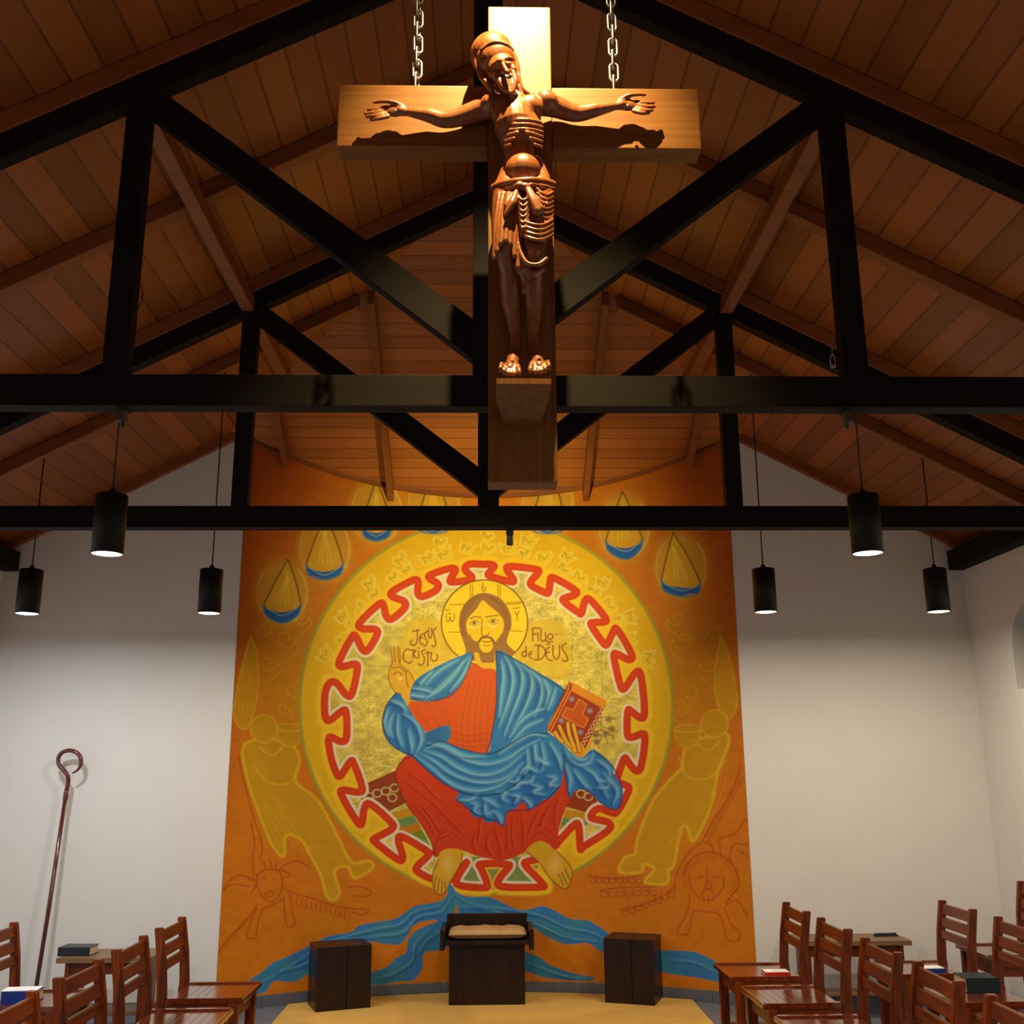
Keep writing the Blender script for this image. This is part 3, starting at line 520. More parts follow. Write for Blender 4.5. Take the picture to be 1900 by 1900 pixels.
    for L in ([(724,1200),(728,1228),(722,1245),(722,1265),(733,1284),(746,1288)],[(731,1200),(733,1228)],[(738,1199),(741,1228),(752,1242),(762,1250),(768,1263)],[(728,1240),(742,1238),(752,1248)],[(730,1252),(738,1247),(746,1252),(738,1257)],[(754,1243),(754,1262),(758,1275)],[(742,1202),(743,1228)]): Ln(L, (140,72,14), 1.6)
    cv.circ(742, 1258, 5, 4, (246,218,120), 0.7, 2)
    # book and hand
    bk = CR(940, 1200, 7.31, [(850,475),(1350,740),(1300,880),(1060,1400),(560,1130)])
    P(bk, (158,52,22), False)
    P(CR(940,1200,7.31,[(890,480),(1350,740),(1320,830),(880,590)]), (224,144,20), False)
    for L in ([(850,475),(830,600),(560,1130)],[(880,590),(1310,830)],[(850,475),(1350,740),(1310,840)],[(870,600),(600,1140)]): Ln(CR(940,1200,7.31,L), (236,128,40), 2.2, False)
    Ln(CR(940,1200,7.31,[(850,475),(790,600),(550,1120),(620,1170)]), (120,44,12), 1.5, False)
    P(CR(940,1200,7.31,[(980,710),(1090,780),(1030,920),(1110,980),(1050,1100),(950,1060),(870,1010),(750,940),(810,820),(900,860)]), (196,84,14), False); Ln(CR(940,1200,7.31,[(980,710),(1090,780),(1030,920),(1110,980),(1050,1100),(950,1060),(870,1010),(750,940),(810,820),(900,860),(980,710)]), (236,140,60), 1.6, False)
    for cx, cy in ((885,710),(1130,870),(740,1000),(1000,1160)):
        for a in range(4): x, y = CR(940,1200,7.31,[(cx, cy)])[0]; Ln([(x-5*math.cos(a*0.785), y-5*math.sin(a*0.785)), (x+5*math.cos(a*0.785), y+5*math.sin(a*0.785))], (150,150,190), 1.6, False, 0.85)
    for k in range(9): x, y = CR(940,1200,7.31,[(1300-k*33, 850+k*58)])[0]; cv.ring(x, y, 3.4, 3.4, (238,180,130), 1.5)
    for L in ([(1270,960),(1360,950)],[(1420,970),(1480,990)],[(1260,1010),(1310,1090),(1400,1110)],[(1450,1120),(1500,1160)],[(1280,1110),(1340,1160),(1390,1170)],[(1390,1190),(1440,1210),(1445,1260)],[(1300,1200),(1360,1260),(1370,1320)],[(1180,1150),(1300,1130)],[(1170,1200),(1290,1210),(1250,1290)],[(1150,1260),(1230,1300),(1250,1390)]): Ln(CR(940,1200,7.31,L), (110,60,16), 1.5, al=0.9)
    for cx, cy in ((1385,985),(1425,1110),(1345,1180),(1215,1190),(1220,1290)): x, y = CR(940,1200,7.31,[(cx, cy)])[0]; cv.circ(x, y, 4, 4, (96,80,90), 0.8); cv.ring(x, y, 5.5, 5.5, (168,84,24), 1.4)
    P(CR(940,1200,7.31,[(900,1330),(1000,1300),(1070,1380),(1120,1270),(1160,1300),(1080,1420),(1050,1490),(960,1490),(880,1400)]), (226,160,30))
    for L in ([(660,1160),(700,1230),(760,1290)],[(715,1080),(760,1180),(810,1280),(870,1360)],[(830,1040),(850,1180),(900,1320),(930,1420)],[(905,1060),(940,1200),(970,1320),(990,1420)]):
        q = CR(940,1200,7.31,L); Ln(q, (120,52,12), 8.5); Ln(q, (230,170,44), 6)
    # feet
    P([(818,1580),(838,1574),(859,1580),(853,1605),(834,1637),(822,1657),(808,1653),(802,1626),(812,1597)], (218,170,30)); P([(976,1579),(1003,1560),(1030,1578),(1055,1605),(1061,1622),(1053,1646),(1040,1645),(1018,1624),(1001,1600)], (214,166,30))
    cv.circ(830, 1603, 10, 18, (240,206,110), 0.5, 8); cv.circ(1030, 1605, 10, 14, (240,206,110), 0.5, 8)
    for L in ([(858,1585),(853,1608),(834,1639),(822,1659),(808,1655),(802,1626),(814,1594)],[(812,1652),(815,1630)],[(819,1655),(821,1636)],[(806,1645),(809,1626)],[(825,1648),(827,1637)],[(976,1580),(1001,1601),(1018,1626),(1041,1647),(1054,1646),(1062,1622),(1056,1604),(1034,1580)],[(1046,1643),(1036,1622)],[(1052,1640),(1042,1618)],[(1057,1632),(1048,1612)]): Ln(L, (116,56,10), 1.8, al=0.9)
    # lettering
    LET = [[(250,462),(296,452)],[(280,456),(284,500),(272,552),(244,558),(234,540),(244,522)],[(326,478),(304,492),(298,528),(308,552),(326,548)],[(300,510),(320,504)],[(352,462),(334,478),(338,506),(352,534),(344,560),(326,566)],[(362,442),(362,492),(372,510),(384,492),(384,442)],[(414,436),(396,462),(406,508),(412,548),(398,570),(384,560)],
        [(240,595),(205,588),(183,625),(190,665),(225,685),(245,672)],[(252,590),(252,652)],[(252,592),(272,600),(256,622),(278,652)],[(292,602),(292,650)],[(290,578),(292,584)],[(338,590),(314,606),(332,650),(325,688),(300,702),(288,688)],[(357,600),(357,704)],[(336,616),(382,612)],[(384,620),(378,650),(400,672),(424,655),(420,622)],
        [(1095,440),(1097,528)],[(1095,440),(1150,438)],[(1095,482),(1120,480)],[(1133,472),(1134,525)],[(1155,448),(1155,526),(1182,524)],[(1186,470),(1188,520),(1200,532),(1236,534)],[(1215,480),(1200,498),(1212,516),(1234,510),(1238,490),(1222,478)],[(1262,480),(1266,484)],
        [(1048,568),(1052,636)],[(1052,608),(1032,604),(1020,622),(1034,640),(1050,632)],[(1094,604),(1074,612),(1070,638),(1094,656)],[(1070,628),(1088,622)],[(1110,560),(1150,562),(1182,590),(1180,630),(1150,658),(1108,664)],[(1136,562),(1134,660)],[(1214,572),(1194,590),(1192,640),(1212,664),(1234,668)],[(1192,614),(1214,608)],[(1196,556),(1216,548)],[(1240,560),(1240,630),(1262,658),(1282,636),(1286,560)],[(1332,545),(1308,560),(1306,590),(1334,630),(1342,664),(1320,674),(1306,660)]]
    for L in LET: Ln(CR(700,1050,3.8,L), (142,58,14), 2.4, soft=0.6)
    # red line drawings: winged ox, winged lion
    for L in ([(290,850),(330,820),(400,810),(460,840),(470,930),(440,1010),(390,1040),(330,1000),(295,930),(290,850)],[(350,800),(340,760),(310,730),(330,690),(320,600),(270,450),(230,300),(200,180),(160,0)],[(270,850),(260,720),(275,620),(250,480)],[(380,740),(400,800)],[(430,760),(425,810),(480,820),(530,850),(470,870)],[(250,980),(290,900),(230,880)],[(280,880),(150,855),(40,950)],[(30,1000),(100,920),(240,930)],[(290,1060),(230,1150),(60,1330),(10,1420)],[(290,1080),(250,1180),(220,1280),(280,1290),(300,1180),(330,1090)],[(330,1090),(400,1060),(480,1020)],[(480,1010),(500,1200),(560,1200),(540,1100),(520,980)],[(470,940),(560,980),(700,1020),(900,1080),(1070,1095),(1040,1130),(960,1110)],[(440,810),(560,750),(660,790)],[(930,940),(1020,930),(1100,970),(1060,1000),(980,995)],[(340,870),(345,880)],[(410,870),(415,880)],[(350,985),(380,962),(412,985)],[(365,1000),(368,1004)],[(395,1000),(398,1004)]):
        Ln(CR(400,1400,3.8,L), LN, 2.4, al=0.8, soft=0.8)
    for k in range(12): x, y = 545+k*34, 985+k*10; Ln(CR(400,1400,3.8,[(x, y), (x-4, y+60), (x+22, y+70), (x+22, y+20)]), LN, 1.6, al=0.6)
    for k in range(14): x, y = 260-k*18, 1110+k*21; Ln(CR(400,1400,3.8,[(x, y), (x-12, y+36), (x-26, y+26)]), LN, 1.5, al=0.5)
    for k in range(16): Ln(CR(400,1400,3.8,[(60+(k % 3)*12, 30+k*30), (110, 22+k*30), (140, 34+k*30)]), LN, 1.3, al=0.35)
    for L in ([(1440,850),(1450,930),(1500,1000),(1560,1030),(1630,1000),(1680,930),(1680,860)],[(1400,860),(1420,780),(1480,720),(1550,690),(1640,700),(1730,760),(1780,850),(1790,920),(1750,980),(1700,1050)],[(1560,790),(1565,900),(1545,940),(1600,940),(1575,900)],[(1510,870),(1540,860)],[(1600,860),(1640,865)],[(1525,985),(1550,958),(1572,946),(1596,958),(1622,982)],[(1540,1000),(1545,1030)],[(1575,1005),(1575,1045)],[(1610,1000),(1605,1030)],[(1440,980),(1440,1060),(1400,1160),(1355,1250),(1400,1270),(1440,1250),(1465,1110),(1560,1110),(1640,1120),(1680,1190),(1700,1290),(1750,1320),(1790,1310),(1790,1250),(1730,1190),(1690,1080)],[(1340,960),(1340,880),(1380,780),(1440,690),(1520,620),(1560,560),(1600,480),(1700,330),(1780,160),(1800,60)],[(1550,620),(1600,640),(1610,690)],[(1840,450),(1760,560),(1660,590),(1660,700)],[(1730,760),(1730,690),(1760,630),(1850,640)],[(1780,670),(1850,720)],[(720,850),(900,875),(1100,855)],[(810,960),(950,940),(1210,930)],[(960,1090),(1100,1060),(1240,1010),(1340,930)],[(1700,1060),(1780,1030),(1850,1140)]):
        Ln(CR(900,1400,3.8,L), LN, 2.4, al=0.8, soft=0.8)
    for x0, y0, x1, y1, n in ((740,855,1110,860,8),(820,955,1220,940,7),(970,1085,1340,940,8)):
        for k in range(n): x, y = x0+(x1-x0)*k/n, y0+(y1-y0)*k/n; Ln(CR(900,1400,3.8,[(x, y), (x-6, y+30), (x+18, y+52), (x+44, y+40), (x+34, y+14), (x+12, y+22)]), LN, 1.9, al=0.75)
    for k in range(34): a = math.radians(140+k*8); cx, cy = 1590+150*math.cos(a), 880+150*math.sin(a); Ln(CR(900,1400,3.8,[(cx, cy), (cx+34*math.cos(a+0.4), cy+34*math.sin(a+0.4)), (cx+52*math.cos(a), cy+52*math.sin(a))]), LN, 1.8, al=0.6)
    for k in range(26): x, y = 1790-k*9.5, 150+k*17; Ln(CR(900,1400,3.8,[(x, y), (x+26, y+8), (x+30, y+30), (x+6, y+26)]), LN, 1.5, al=0.5)
    # river
    RV = (52,122,186)
    riv = []
    riv.append(P([(834,1637),(826,1666),(800,1676),(768,1682),(737,1703),(703,1710),(667,1717),(650,1730),(610,1737),(574,1755),(531,1776),(505,1787),(484,1805),(461,1820),(458,1836),(471,1846),(495,1838),(508,1821),(547,1821),(574,1805),(610,1775),(650,1750),(687,1747),(737,1753),(755,1737),(768,1716),(795,1708),(812,1709),(774,1726),(758,1742),(753,1768),(737,1776),(716,1795),(689,1805),(680,1822),(700,1828),(742,1821),(768,1818),(784,1795),(787,1768),(821,1762),(845,1745),(870,1720),(852,1690),(846,1668)], RV, n=4))
    riv.append(P([(836,1640),(848,1656),(870,1664),(905,1664),(930,1674),(955,1686),(980,1688),(1005,1681),(1030,1690),(1058,1705),(1090,1708),(1115,1722),(1150,1745),(1200,1762),(1280,1765),(1310,1775),(1336,1790),(1346,1812),(1335,1822),(1300,1815),(1238,1806),(1180,1790),(1120,1768),(1090,1750),(1050,1752),(1010,1735),(985,1718),(955,1702),(905,1700),(860,1700),(844,1670)], RV, n=4))
    riv.append(P([(930,1740),(975,1766),(1000,1775),(1020,1790),(1060,1805),(1104,1815),(1080,1820),(1010,1814),(975,1802),(900,1790)], RV, n=4))
    rc = np.clip(sum(riv), 0, 1)
    cv.put(rc*np.clip(cv.noise(30, 20, 9)*1.3-0.35, 0, 0.7), (58,138,156))
    for L in ([(835,1650),(815,1678),(770,1690),(740,1715),(700,1722),(650,1735),(600,1752),(540,1790),(480,1825)],[(838,1660),(818,1690),(775,1700),(748,1728),(700,1736),(640,1742)],[(800,1720),(770,1750),(765,1780),(730,1805),(695,1815)],[(840,1655),(870,1675),(930,1685),(1000,1697),(1050,1720),(1100,1730),(1150,1765)],[(850,1680),(900,1685),(990,1712),(1050,1738),(1110,1745)],[(1240,1780),(1290,1785),(1330,1805)],[(980,1785),(1040,1808),(1090,1815)],[(815,1728),(790,1745),(775,1770)],[(520,1800),(560,1790),(600,1765)]):
        Ln(L, (120,186,206), 2.6, al=0.5, soft=1.6, clip=rc, taper=True); Ln([(x+3, y+6) for x, y in L], (14,60,120), 3.5, al=0.5, soft=1.6, clip=rc, taper=True)
    P([(842,1690),(846,1678),(851,1690),(848,1702)], ORG, False)
    for m in riv:
        pass
    cv.a *= (0.96+0.08*n2)[..., None]
    return cv.a
# ---------------------------------------------------------------- the mural on the curved wall
def build_mural():
    img = paint_mural(); NU, NV = 860, 960
    lens = []
    a = np.linspace(-AM*0.9985, AM*0.9985, NU); X = (AR-0.004)*np.sin(a); Y = AC+(AR-0.004)*np.cos(a)
    top = np.minimum(RIDGE-SL*np.abs(X), RIDGE-SL*(Y-HIP_Y))-0.005
    t = np.linspace(0, 1, NV)[:, None]; Z = 0.078+(top-0.078)[None]*t
    P = np.empty((NV, NU, 3), np.float32); P[..., 0] = X; P[..., 1] = Y; P[..., 2] = Z
    q = P.astype(np.float64)-np.array([0, 0, EYE]); d = q@np.array(FW)          # where the traced drawing puts each point of the wall
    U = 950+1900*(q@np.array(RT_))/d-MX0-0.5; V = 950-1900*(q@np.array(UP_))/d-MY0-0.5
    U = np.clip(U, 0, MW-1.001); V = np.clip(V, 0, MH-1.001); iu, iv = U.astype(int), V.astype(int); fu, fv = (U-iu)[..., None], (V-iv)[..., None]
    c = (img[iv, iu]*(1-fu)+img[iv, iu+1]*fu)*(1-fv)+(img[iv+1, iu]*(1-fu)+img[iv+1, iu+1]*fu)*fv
    me = bpy.data.meshes.new('mural'); n = NU*NV
    idx = np.arange(n).reshape(NV, NU); F = np.stack([idx[:-1, :-1], idx[:-1, 1:], idx[1:, 1:], idx[1:, :-1]], -1).reshape(-1, 4).astype(np.int32)
    me.vertices.add(n); me.vertices.foreach_set('co', P.reshape(-1)); me.loops.add(F.size); me.loops.foreach_set('vertex_index', F.reshape(-1))
    me.polygons.add(len(F)); me.polygons.foreach_set('loop_start', np.arange(0, F.size, 4, dtype=np.int32))
    me.update(calc_edges=True); me.polygons.foreach_set('use_smooth', np.ones(len(F), dtype=bool))
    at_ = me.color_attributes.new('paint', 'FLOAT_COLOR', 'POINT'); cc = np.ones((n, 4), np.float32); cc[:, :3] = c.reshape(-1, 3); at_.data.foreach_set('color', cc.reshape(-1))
    mt = bpy.data.materials.new('mural_paint'); mt.use_nodes = True; nt = mt.node_tree; b = nt.nodes['Principled BSDF']
    an = nt.nodes.new('ShaderNodeAttribute'); an.attribute_name = 'paint'; nt.links.new(an.outputs['Color'], b.inputs['Base Color'])
    b.inputs['Roughness'].default_value = 0.6; b.inputs['Specular IOR Level'].default_value = 0.25
    me.materials.append(mt); me.validate()
    o = bpy.data.objects.new('mural', me); C.objects.link(o)
    tag(o, 'large orange mural of a robed figure in a gold disc on the curved wall', 'mural')
build_mural()
# ---------------------------------------------------------------- roof timbers
def beam(p0, p1, dz, y0, y1, bev=0.004):
    """straight timber in a plane of constant y: p0,p1 = (x,z) of the lower edge, dz = its upright depth"""
    bm = BM(); (x0, z0), (x1, z1) = p0, p1
    return hexa(bm, [(x0, y0, z0), (x0, y0, z0+dz), (x0, y1, z0+dz), (x0, y1, z0), (x1, y0, z1), (x1, y0, z1+dz), (x1, y1, z1+dz), (x1, y1, z1)], bev)
def truss(y, label, th):
    t = thing('roof_truss', label, 'roof truss', (0, y, 0), 0, 'roof trusses')
    bm = BM(); box(bm, -3.60, 3.60, 0, th, 2.832, 2.952, 0.004); obj('tie_beam', bm, M['truss'], t)
    for s in (-1, 1):
        k = lambda x: Cz(x)-0.10
        obj('top_chord', beam((s*3.45, k(3.45)-0.115), (0, k(0)-0.115), 0.115, 0.004, th-0.004), M['truss'], t)
        bm = BM(); box(bm, min(s*1.312, s*1.402), max(s*1.312, s*1.402), 0.006, th-0.006, 2.952, k(1.36)-0.05, 0.004); obj('queen_post', bm, M['truss'], t)
        bm = BM(); hexa(bm, [(s*1.315, 0.008, 4.03), (s*1.275, 0.008, 4.135), (s*1.275, th-0.008, 4.135), (s*1.315, th-0.008, 4.03), (s*0.05, 0.008, 3.012), (s*0.05, 0.008, 3.172), (s*0.05, th-0.008, 3.172), (s*0.05, th-0.008, 3.012)], 0.003); obj('brace', bm, M['truss'], t)
    bm = BM(); box(bm, -0.058, 0.058, 0.002, th-0.002, 2.952, 4.90, 0.004); obj('king_post', bm, M['truss'], t)
    return t
truss(3.50, 'near dark timber roof truss, its tie beam passing behind the crucifix', 0.075)
truss(5.42, 'farther dark timber roof truss, its tie beam crossing in front of the mural top', 0.085)
RG = 'pine rafters under the ceiling boards'
where = {2.54: 'in front of the near truss', 3.50: 'resting on the near truss', 4.46: 'midway between the two trusses', 5.42: 'resting on the farther truss', 6.20: 'between the farther truss and the white end wall'}
for s, side in ((-1, 'left'), (1, 'right')):
    for y, wh in where.items():
        w_ = 0.035; x1 = 0.02 if y < HIP_Y+0.1 else y+w_+0.01-HIP_Y
        o = obj('rafter', beam((s*3.5, Cz(3.5)-0.098), (s*x1, Cz(x1)-0.098), 0.095, y-0.0 if y in (3.5, 5.42) else y-w_, y+0.07 if y in (3.5, 5.42) else y+w_), M['rafter'])
        tag(o, 'pine rafter on the %s roof slope, %s' % (side, wh), 'rafter', RG)
    for x, y1, wh in ((0.77, 7.83, 'nearer the middle'), (1.54, 7.50, 'nearer the outer corner')):
        y0 = HIP_Y+x+0.02; bm = BM(); e = lambda yy: RIDGE-SL*(yy-HIP_Y)
        hexa(bm, [(s*x-0.024, y0, e(y0)-0.10), (s*x-0.024, y0, e(y0)-0.002), (s*x+0.024, y0, e(y0)-0.002), (s*x+0.024, y0, e(y0)-0.10), (s*x-0.024, y1, e(y1)-0.14), (s*x-0.024, y1, e(y1)-0.002), (s*x+0.024, y1, e(y1)-0.002), (s*x+0.024, y1, e(y1)-0.14)], 0.003)
        tag(obj('end_rafter', bm, M['rafter']), 'pine rafter running down to the mural top, %s side, %s' % (side, wh), 'rafter', 'rafters over the mural')
    for y0, y1, wh in ((-1.0, 3.498, 'in front of the near truss'), (3.576, 5.418, 'between the near and farther trusses'), (5.506, 6.72, 'beyond the farther truss')):
        bm = BM(); box(bm, min(s*1.335, s*1.405), max(s*1.335, s*1.405), y0, y1, 4.095, 4.178, 0.006)
        if wh.startswith('in front'): continue
        tag(obj('purlin', bm, M['rafter']), '%s pine purlin running lengthwise %s' % (side, wh), 'purlin', 'lengthwise purlins')
# small fittings on the trusses
for x, lb in ((-1.185, 'small dark clip under the near tie beam above the left pendants'), (1.175, 'small dark clip under the near tie beam above the right pendants')):
    p = at(229 if x < 0 else 1570, 776, 3.57); bm = BM(); box(bm, p.x-0.014, p.x+0.014, 3.535, 3.572, 2.79, 2.834, 0.003); bm2 = bm
    box(bm, p.x+(0.006 if x < 0 else -0.006)-0.006, p.x+(0.006 if x < 0 else -0.006)+0.006, 3.548, 3.562, 2.765, 2.80, 0.002)
    tag(obj('beam_clip', bm, M['grey_metal']), lb, 'clip', 'clips under the tie beam')
p = at(1545, 668, 3.49); bm = BM(); t_ = [Vector((p.x+0.009*math.cos(a), 3.490, p.z+0.022*math.sin(a))) for a in [2*PI*k/14 for k in range(15)]]; tube(bm, t_, 0.003, 8)
box(bm, p.x-0.010, p.x+0.010, 3.484, 3.498, p.z-0.030, p.z-0.018, 0.002); tube(bm, [(p.x, 3.492, p.z+0.02), (p.x+0.004, 3.494, p.z+0.07), (p.x+0.01, 3.497, p.z+0.09)], 0.003, 8)
tag(obj('shackle', bm, M['steel']), 'small steel shackle hanging beside the right post of the near truss', 'shackle')
bm = BM(); tube(bm, spl([at(243, 470, 3.497), at(252, 510, 3.490), at(263, 535, 3.487), at(262, 560, 3.488), at(248, 590, 3.497)]), 0.0022, 6)
tag(obj('wire', bm, M['cord'], smooth=True), 'thin loose wire looping off the left post of the near truss', 'wire')
# spotlight for the mural, clamped under the farther truss
t = thing('spotlight', 'small spotlight clamped under the farther tie beam, pointing at the mural', 'spotlight', (0.118, 5.50, 2.832))
bm = BM(); box(bm, -0.02, 0.02, -0.02, 0.03, -0.025, 0.0, 0.003); obj('clamp', bm, M['black'], t)
bm = BM(); lathe(bm, [(0.0, 0.0), (0.014, 0.0), (0.017, -0.02), (0.019, -0.06), (0.0, -0.062)], 16); bmesh.ops.rotate(bm, verts=bm.verts, cent=(0, 0, 0), matrix=Matrix.Rotation(math.radians(35), 3, 'X')); bmesh.ops.translate(bm, verts=bm.verts, vec=(0, 0.0, -0.022)); obj('lamp_head', bm, M['grey_metal'], t, True)

# ---------------------------------------------------------------- pendant lamps
def pendant(x, y, zb, label, warm, ztop, strength):
    L_ = 0.27; R_ = 0.069
    t = thing('pendant_lamp', label, 'pendant lamp', (x, y, zb), 0, 'black cylinder pendant lamps')
    bm = BM(); lathe(bm, [(0.0, L_), (R_-0.004, L_), (R_, L_-0.004), (R_, 0.0), (R_-0.004, 0.0), (R_-0.006, 0.03), (R_-0.006, L_-0.02), (0.0, L_-0.02)], 36); obj('lamp_shade', bm, M['black'], t, True)
    for e in t.children[0].data.edges: pass
    shade = t.children[0]; bm = BM(); tube(bm, [(0, 0, L_-0.002), (0, 0, ztop-zb)], 0.0042, 8); cord = obj('cord', bm, M['cord'], t, True)
    bm = BM(); lathe(bm, [(0.006, L_+0.03), (0.014, L_+0.022), (0.016, L_-0.001), (0.0, L_-0.001)], 16); obj('cord_grip', bm, M['black'], cord, True)
    key = 'glow_warm' if warm else 'glow_cool'
    if key not in M: M[key] = mat(key, (255, 250, 235), 0.5, emit=((1.0, 0.86, 0.56) if warm else (0.90, 0.96, 1.0)), estr=(7 if warm else 14))
    bm = BM(); lathe(bm, [(R_-0.0045, 0.003), (0.05, 0.0), (0.0, -0.001)], 32); obj('bulb_lens', bm, M[key], shade, True)
    l = light('AREA', 'pendant_light', (x, y, zb-0.004), (x, y, 0), strength, WARM if warm else COOL, 0.12)
for x, y, label, warm, st in ((-2.78, 6.20, 'far left hanging cylinder lamp with white light, leftmost in view', False, 15.5), (-1.68, 4.46, 'large near left hanging cylinder lamp glaring white across the beam', False, 16), (-1.69, 6.20, 'hanging cylinder lamp just left of the mural, warm light', True, 12),
                              (1.70, 6.20, 'hanging cylinder lamp just right of the mural, warm light', True, 12), (1.70, 4.46, 'large near right hanging cylinder lamp overlapping the farther beam', True, 12), (2.77, 6.20, 'rightmost hanging cylinder lamp, beside the white side wall', True, 12)):
    zb = 2.478 if y > 6 else 2.485
    pendant(x, y, zb, label, warm, Cz(x, y)-0.101, st)

# ---------------------------------------------------------------- crucifix
CX, CY = 0.097, 2.80
cr = thing('crucifix', 'wooden crucifix with carved hanging figure, lit from above, hung on two chains', 'crucifix', (0, 0, 0))
bm = BM(); box(bm, -0.001, 0.198, CY, CY+0.085, 2.350, 3.937, 0.004); obj('upright', bm, M['cross'], cr)
bm = BM(); box(bm, -0.468, -0.002, CY+0.002, CY+0.083, 3.428, 3.645, 0.004); box(bm, 0.199, 0.662, CY+0.002, CY+0.083, 3.428, 3.641, 0.004); obj('crossbar', bm, M['cross_arm'], cr)
def chain(x, z0, label):
    t = thing('hanging_chain', label, 'chain', (x, CY+0.04, z0), 0, 'chains holding the crucifix')
    bm = BM(); tube(bm, [(0.011*math.cos(a), 0, 0.011*math.sin(a)) for a in [2*PI*k/16 for k in range(17)]], 0.0035, 8); bmesh.ops.translate(bm, verts=bm.verts, vec=(0, 0, 0.006)); tube(bm, [(0, 0, -0.004), (0, 0, -0.0005)], 0.0035, 8); obj('eye_bolt', bm, M['steel'], t, True)
    first = None; nl = 26; pitch = 0.047
    for k in range(nl):
        if first is None:
            bm = BM(); pts = []
            for i in range(28):
                a = 2*PI*i/28; pts.append((0.0135*math.cos(a), 0, (0.0200 if math.sin(a) > 0 else -0.0200)+0.0125*math.sin(a)))
            pts.append(pts[0]); tube(bm, pts, 0.0043, 8, False); first = obj('link', bm, M['steel'], t, True); l_ = first
        else: l_ = first.copy(); C.objects.link(l_); l_.parent = t
        l_.location = (random.uniform(-0.001, 0.001), 0, 0.039+k*pitch); l_.rotation_euler = (0, 0, (0.15 if k % 2 else PI/2-0.15)+random.uniform(-0.25, 0.25))
random.seed(4)
chain(-0.2270, 3.645, 'steel chain holding the left end of the crucifix crossbar')
chain(0.4015, 3.641, 'steel chain holding the right end of the crucifix crossbar')

def ell(bm, c, r, axis=None, seg=20, roll=0.0):
    g = bmesh.ops.create_uvsphere(bm, u_segments=seg, v_segments=max(8, seg//2+2), radius=1.0)['verts']
    q = Vector(axis).to_track_quat('Z', 'Y').to_matrix() if axis is not None else Matrix.Identity(3)
    if roll: q = q@Matrix.Rotation(roll, 3, 'Z')
    for v in g: v.co = Vector(c)+q@Vector((v.co.x*r[0], v.co.y*r[1], v.co.z*r[2]))
def cap(bm, pts, rads, seg=14, n=4):
    P_ = [Vector(p) for p in pts]; R_ = list(rads) if isinstance(rads, (list, tuple)) else [rads]*len(P_)
    Q = []; S = []
    if len(P_) > 2:
        Q = spl(P_, n)
        for i in range(len(P_)-1):
            for k in range(n): S.append(R_[i]+(R_[i+1]-R_[i])*k/n)
        S.append(R_[-1])
    else: Q, S = P_, R_
    d0 = (Q[0]-Q[1]).normalized(); d1 = (Q[-1]-Q[-2]).normalized()
    Q = [Q[0]+d0*S[0]*0.92, Q[0]+d0*S[0]*0.6]+Q+[Q[-1]+d1*S[-1]*0.6, Q[-1]+d1*S[-1]*0.92]
    S = [S[0]*0.35, S[0]*0.8]+S+[S[-1]*0.8, S[-1]*0.35]
    tube(bm, Q, S, seg)
def fuse(name, bm, voxel, m, parent, smooth_it=3):
    """weld all overlapping shapes into one continuous surface"""
    me = bpy.data.meshes.new('tmp'); bm.to_mesh(me); bm.free(); o = bpy.data.objects.new('tmp', me); C.objects.link(o)
    r = o.modifiers.new('r', 'REMESH'); r.mode = 'VOXEL'; r.voxel_size = voxel; r.use_smooth_shade = True
    s = o.modifiers.new('s', 'SMOOTH'); s.factor = 0.5; s.iterations = smooth_it
    dg = bpy.context.evaluated_depsgraph_get(); me2 = bpy.data.meshes.new_from_object(o.evaluated_get(dg)); bpy.data.objects.remove(o); bpy.data.meshes.remove(me)
    me2.materials.clear(); me2.materials.append(m); me2.name = name
    for p in me2.polygons: p.use_smooth = True
    q = bpy.data.objects.new(name, me2); C.objects.link(q); q.parent = parent; return q
A = at
bm = BM()
K = 0.00158
# trunk
cap(bm, [A(952,205,2.735), A(957,235,2.725), A(962,275,2.735), A(968,320,2.735), A(972,350,2.735)], [0.062, 0.066, 0.046, 0.050, 0.052], 22)
ell(bm, A(958,212,2.722), (0.078, 0.052, 0.060)); ell(bm, A(984,200,2.712), (0.040, 0.036, 0.040)); ell(bm, A(934,204,2.715), (0.042, 0.036, 0.040))
ell(bm, A(968,238,2.718), (0.060, 0.050, 0.060))
ell(bm, A(970,316,2.690), (0.053, 0.046, 0.050)); ell(bm, A(972,364,2.725), (0.076, 0.052, 0.034)); cap(bm, [A(996,300,2.735), A(1008,335,2.735)], [0.018, 0.024], 12); cap(bm, [A(946,300,2.735), A(936,335,2.735)], [0.018, 0.024], 12)
for k, (yy, wL, wR) in enumerate(((222, 936, 1004), (230, 935, 1006), (239, 934, 1007), (248, 934, 1007), (257, 936, 1006), (267, 938, 1005))):
    for s_, xa, xb in ((0, wL, 968), (1, 968, wR)):
        if k >= 3: xa, xb = (wL, 968-(k-2)*7) if s_ == 0 else (968+(k-2)*8, wR)
        pts = []
        for i in range(6):
            f_ = i/5; x_ = xa+(xb-xa)*f_; e_ = abs(x_-970)/38.0
            pts.append(A(x_, yy+7*e_**2+ (0 if k < 3 else -3*(1-e_)), 2.664+0.044*e_**2.2))
        cap(bm, pts, 0.0052, 8, 2)
# collar bones and neck
cap(bm, [A(905,190,2.735), A(935,188,2.715), A(962,194,2.700)], 0.012, 10); cap(bm, [A(1020,188,2.735), A(990,186,2.715), A(966,194,2.700)], 0.012, 10)
cap(bm, [A(962,196,2.725), A(956,172,2.715), A(940,140,2.710)], [0.034, 0.026, 0.028], 16)
cap(bm, [A(974,190,2.695), A(962,160,2.690)], [0.008, 0.008], 8)
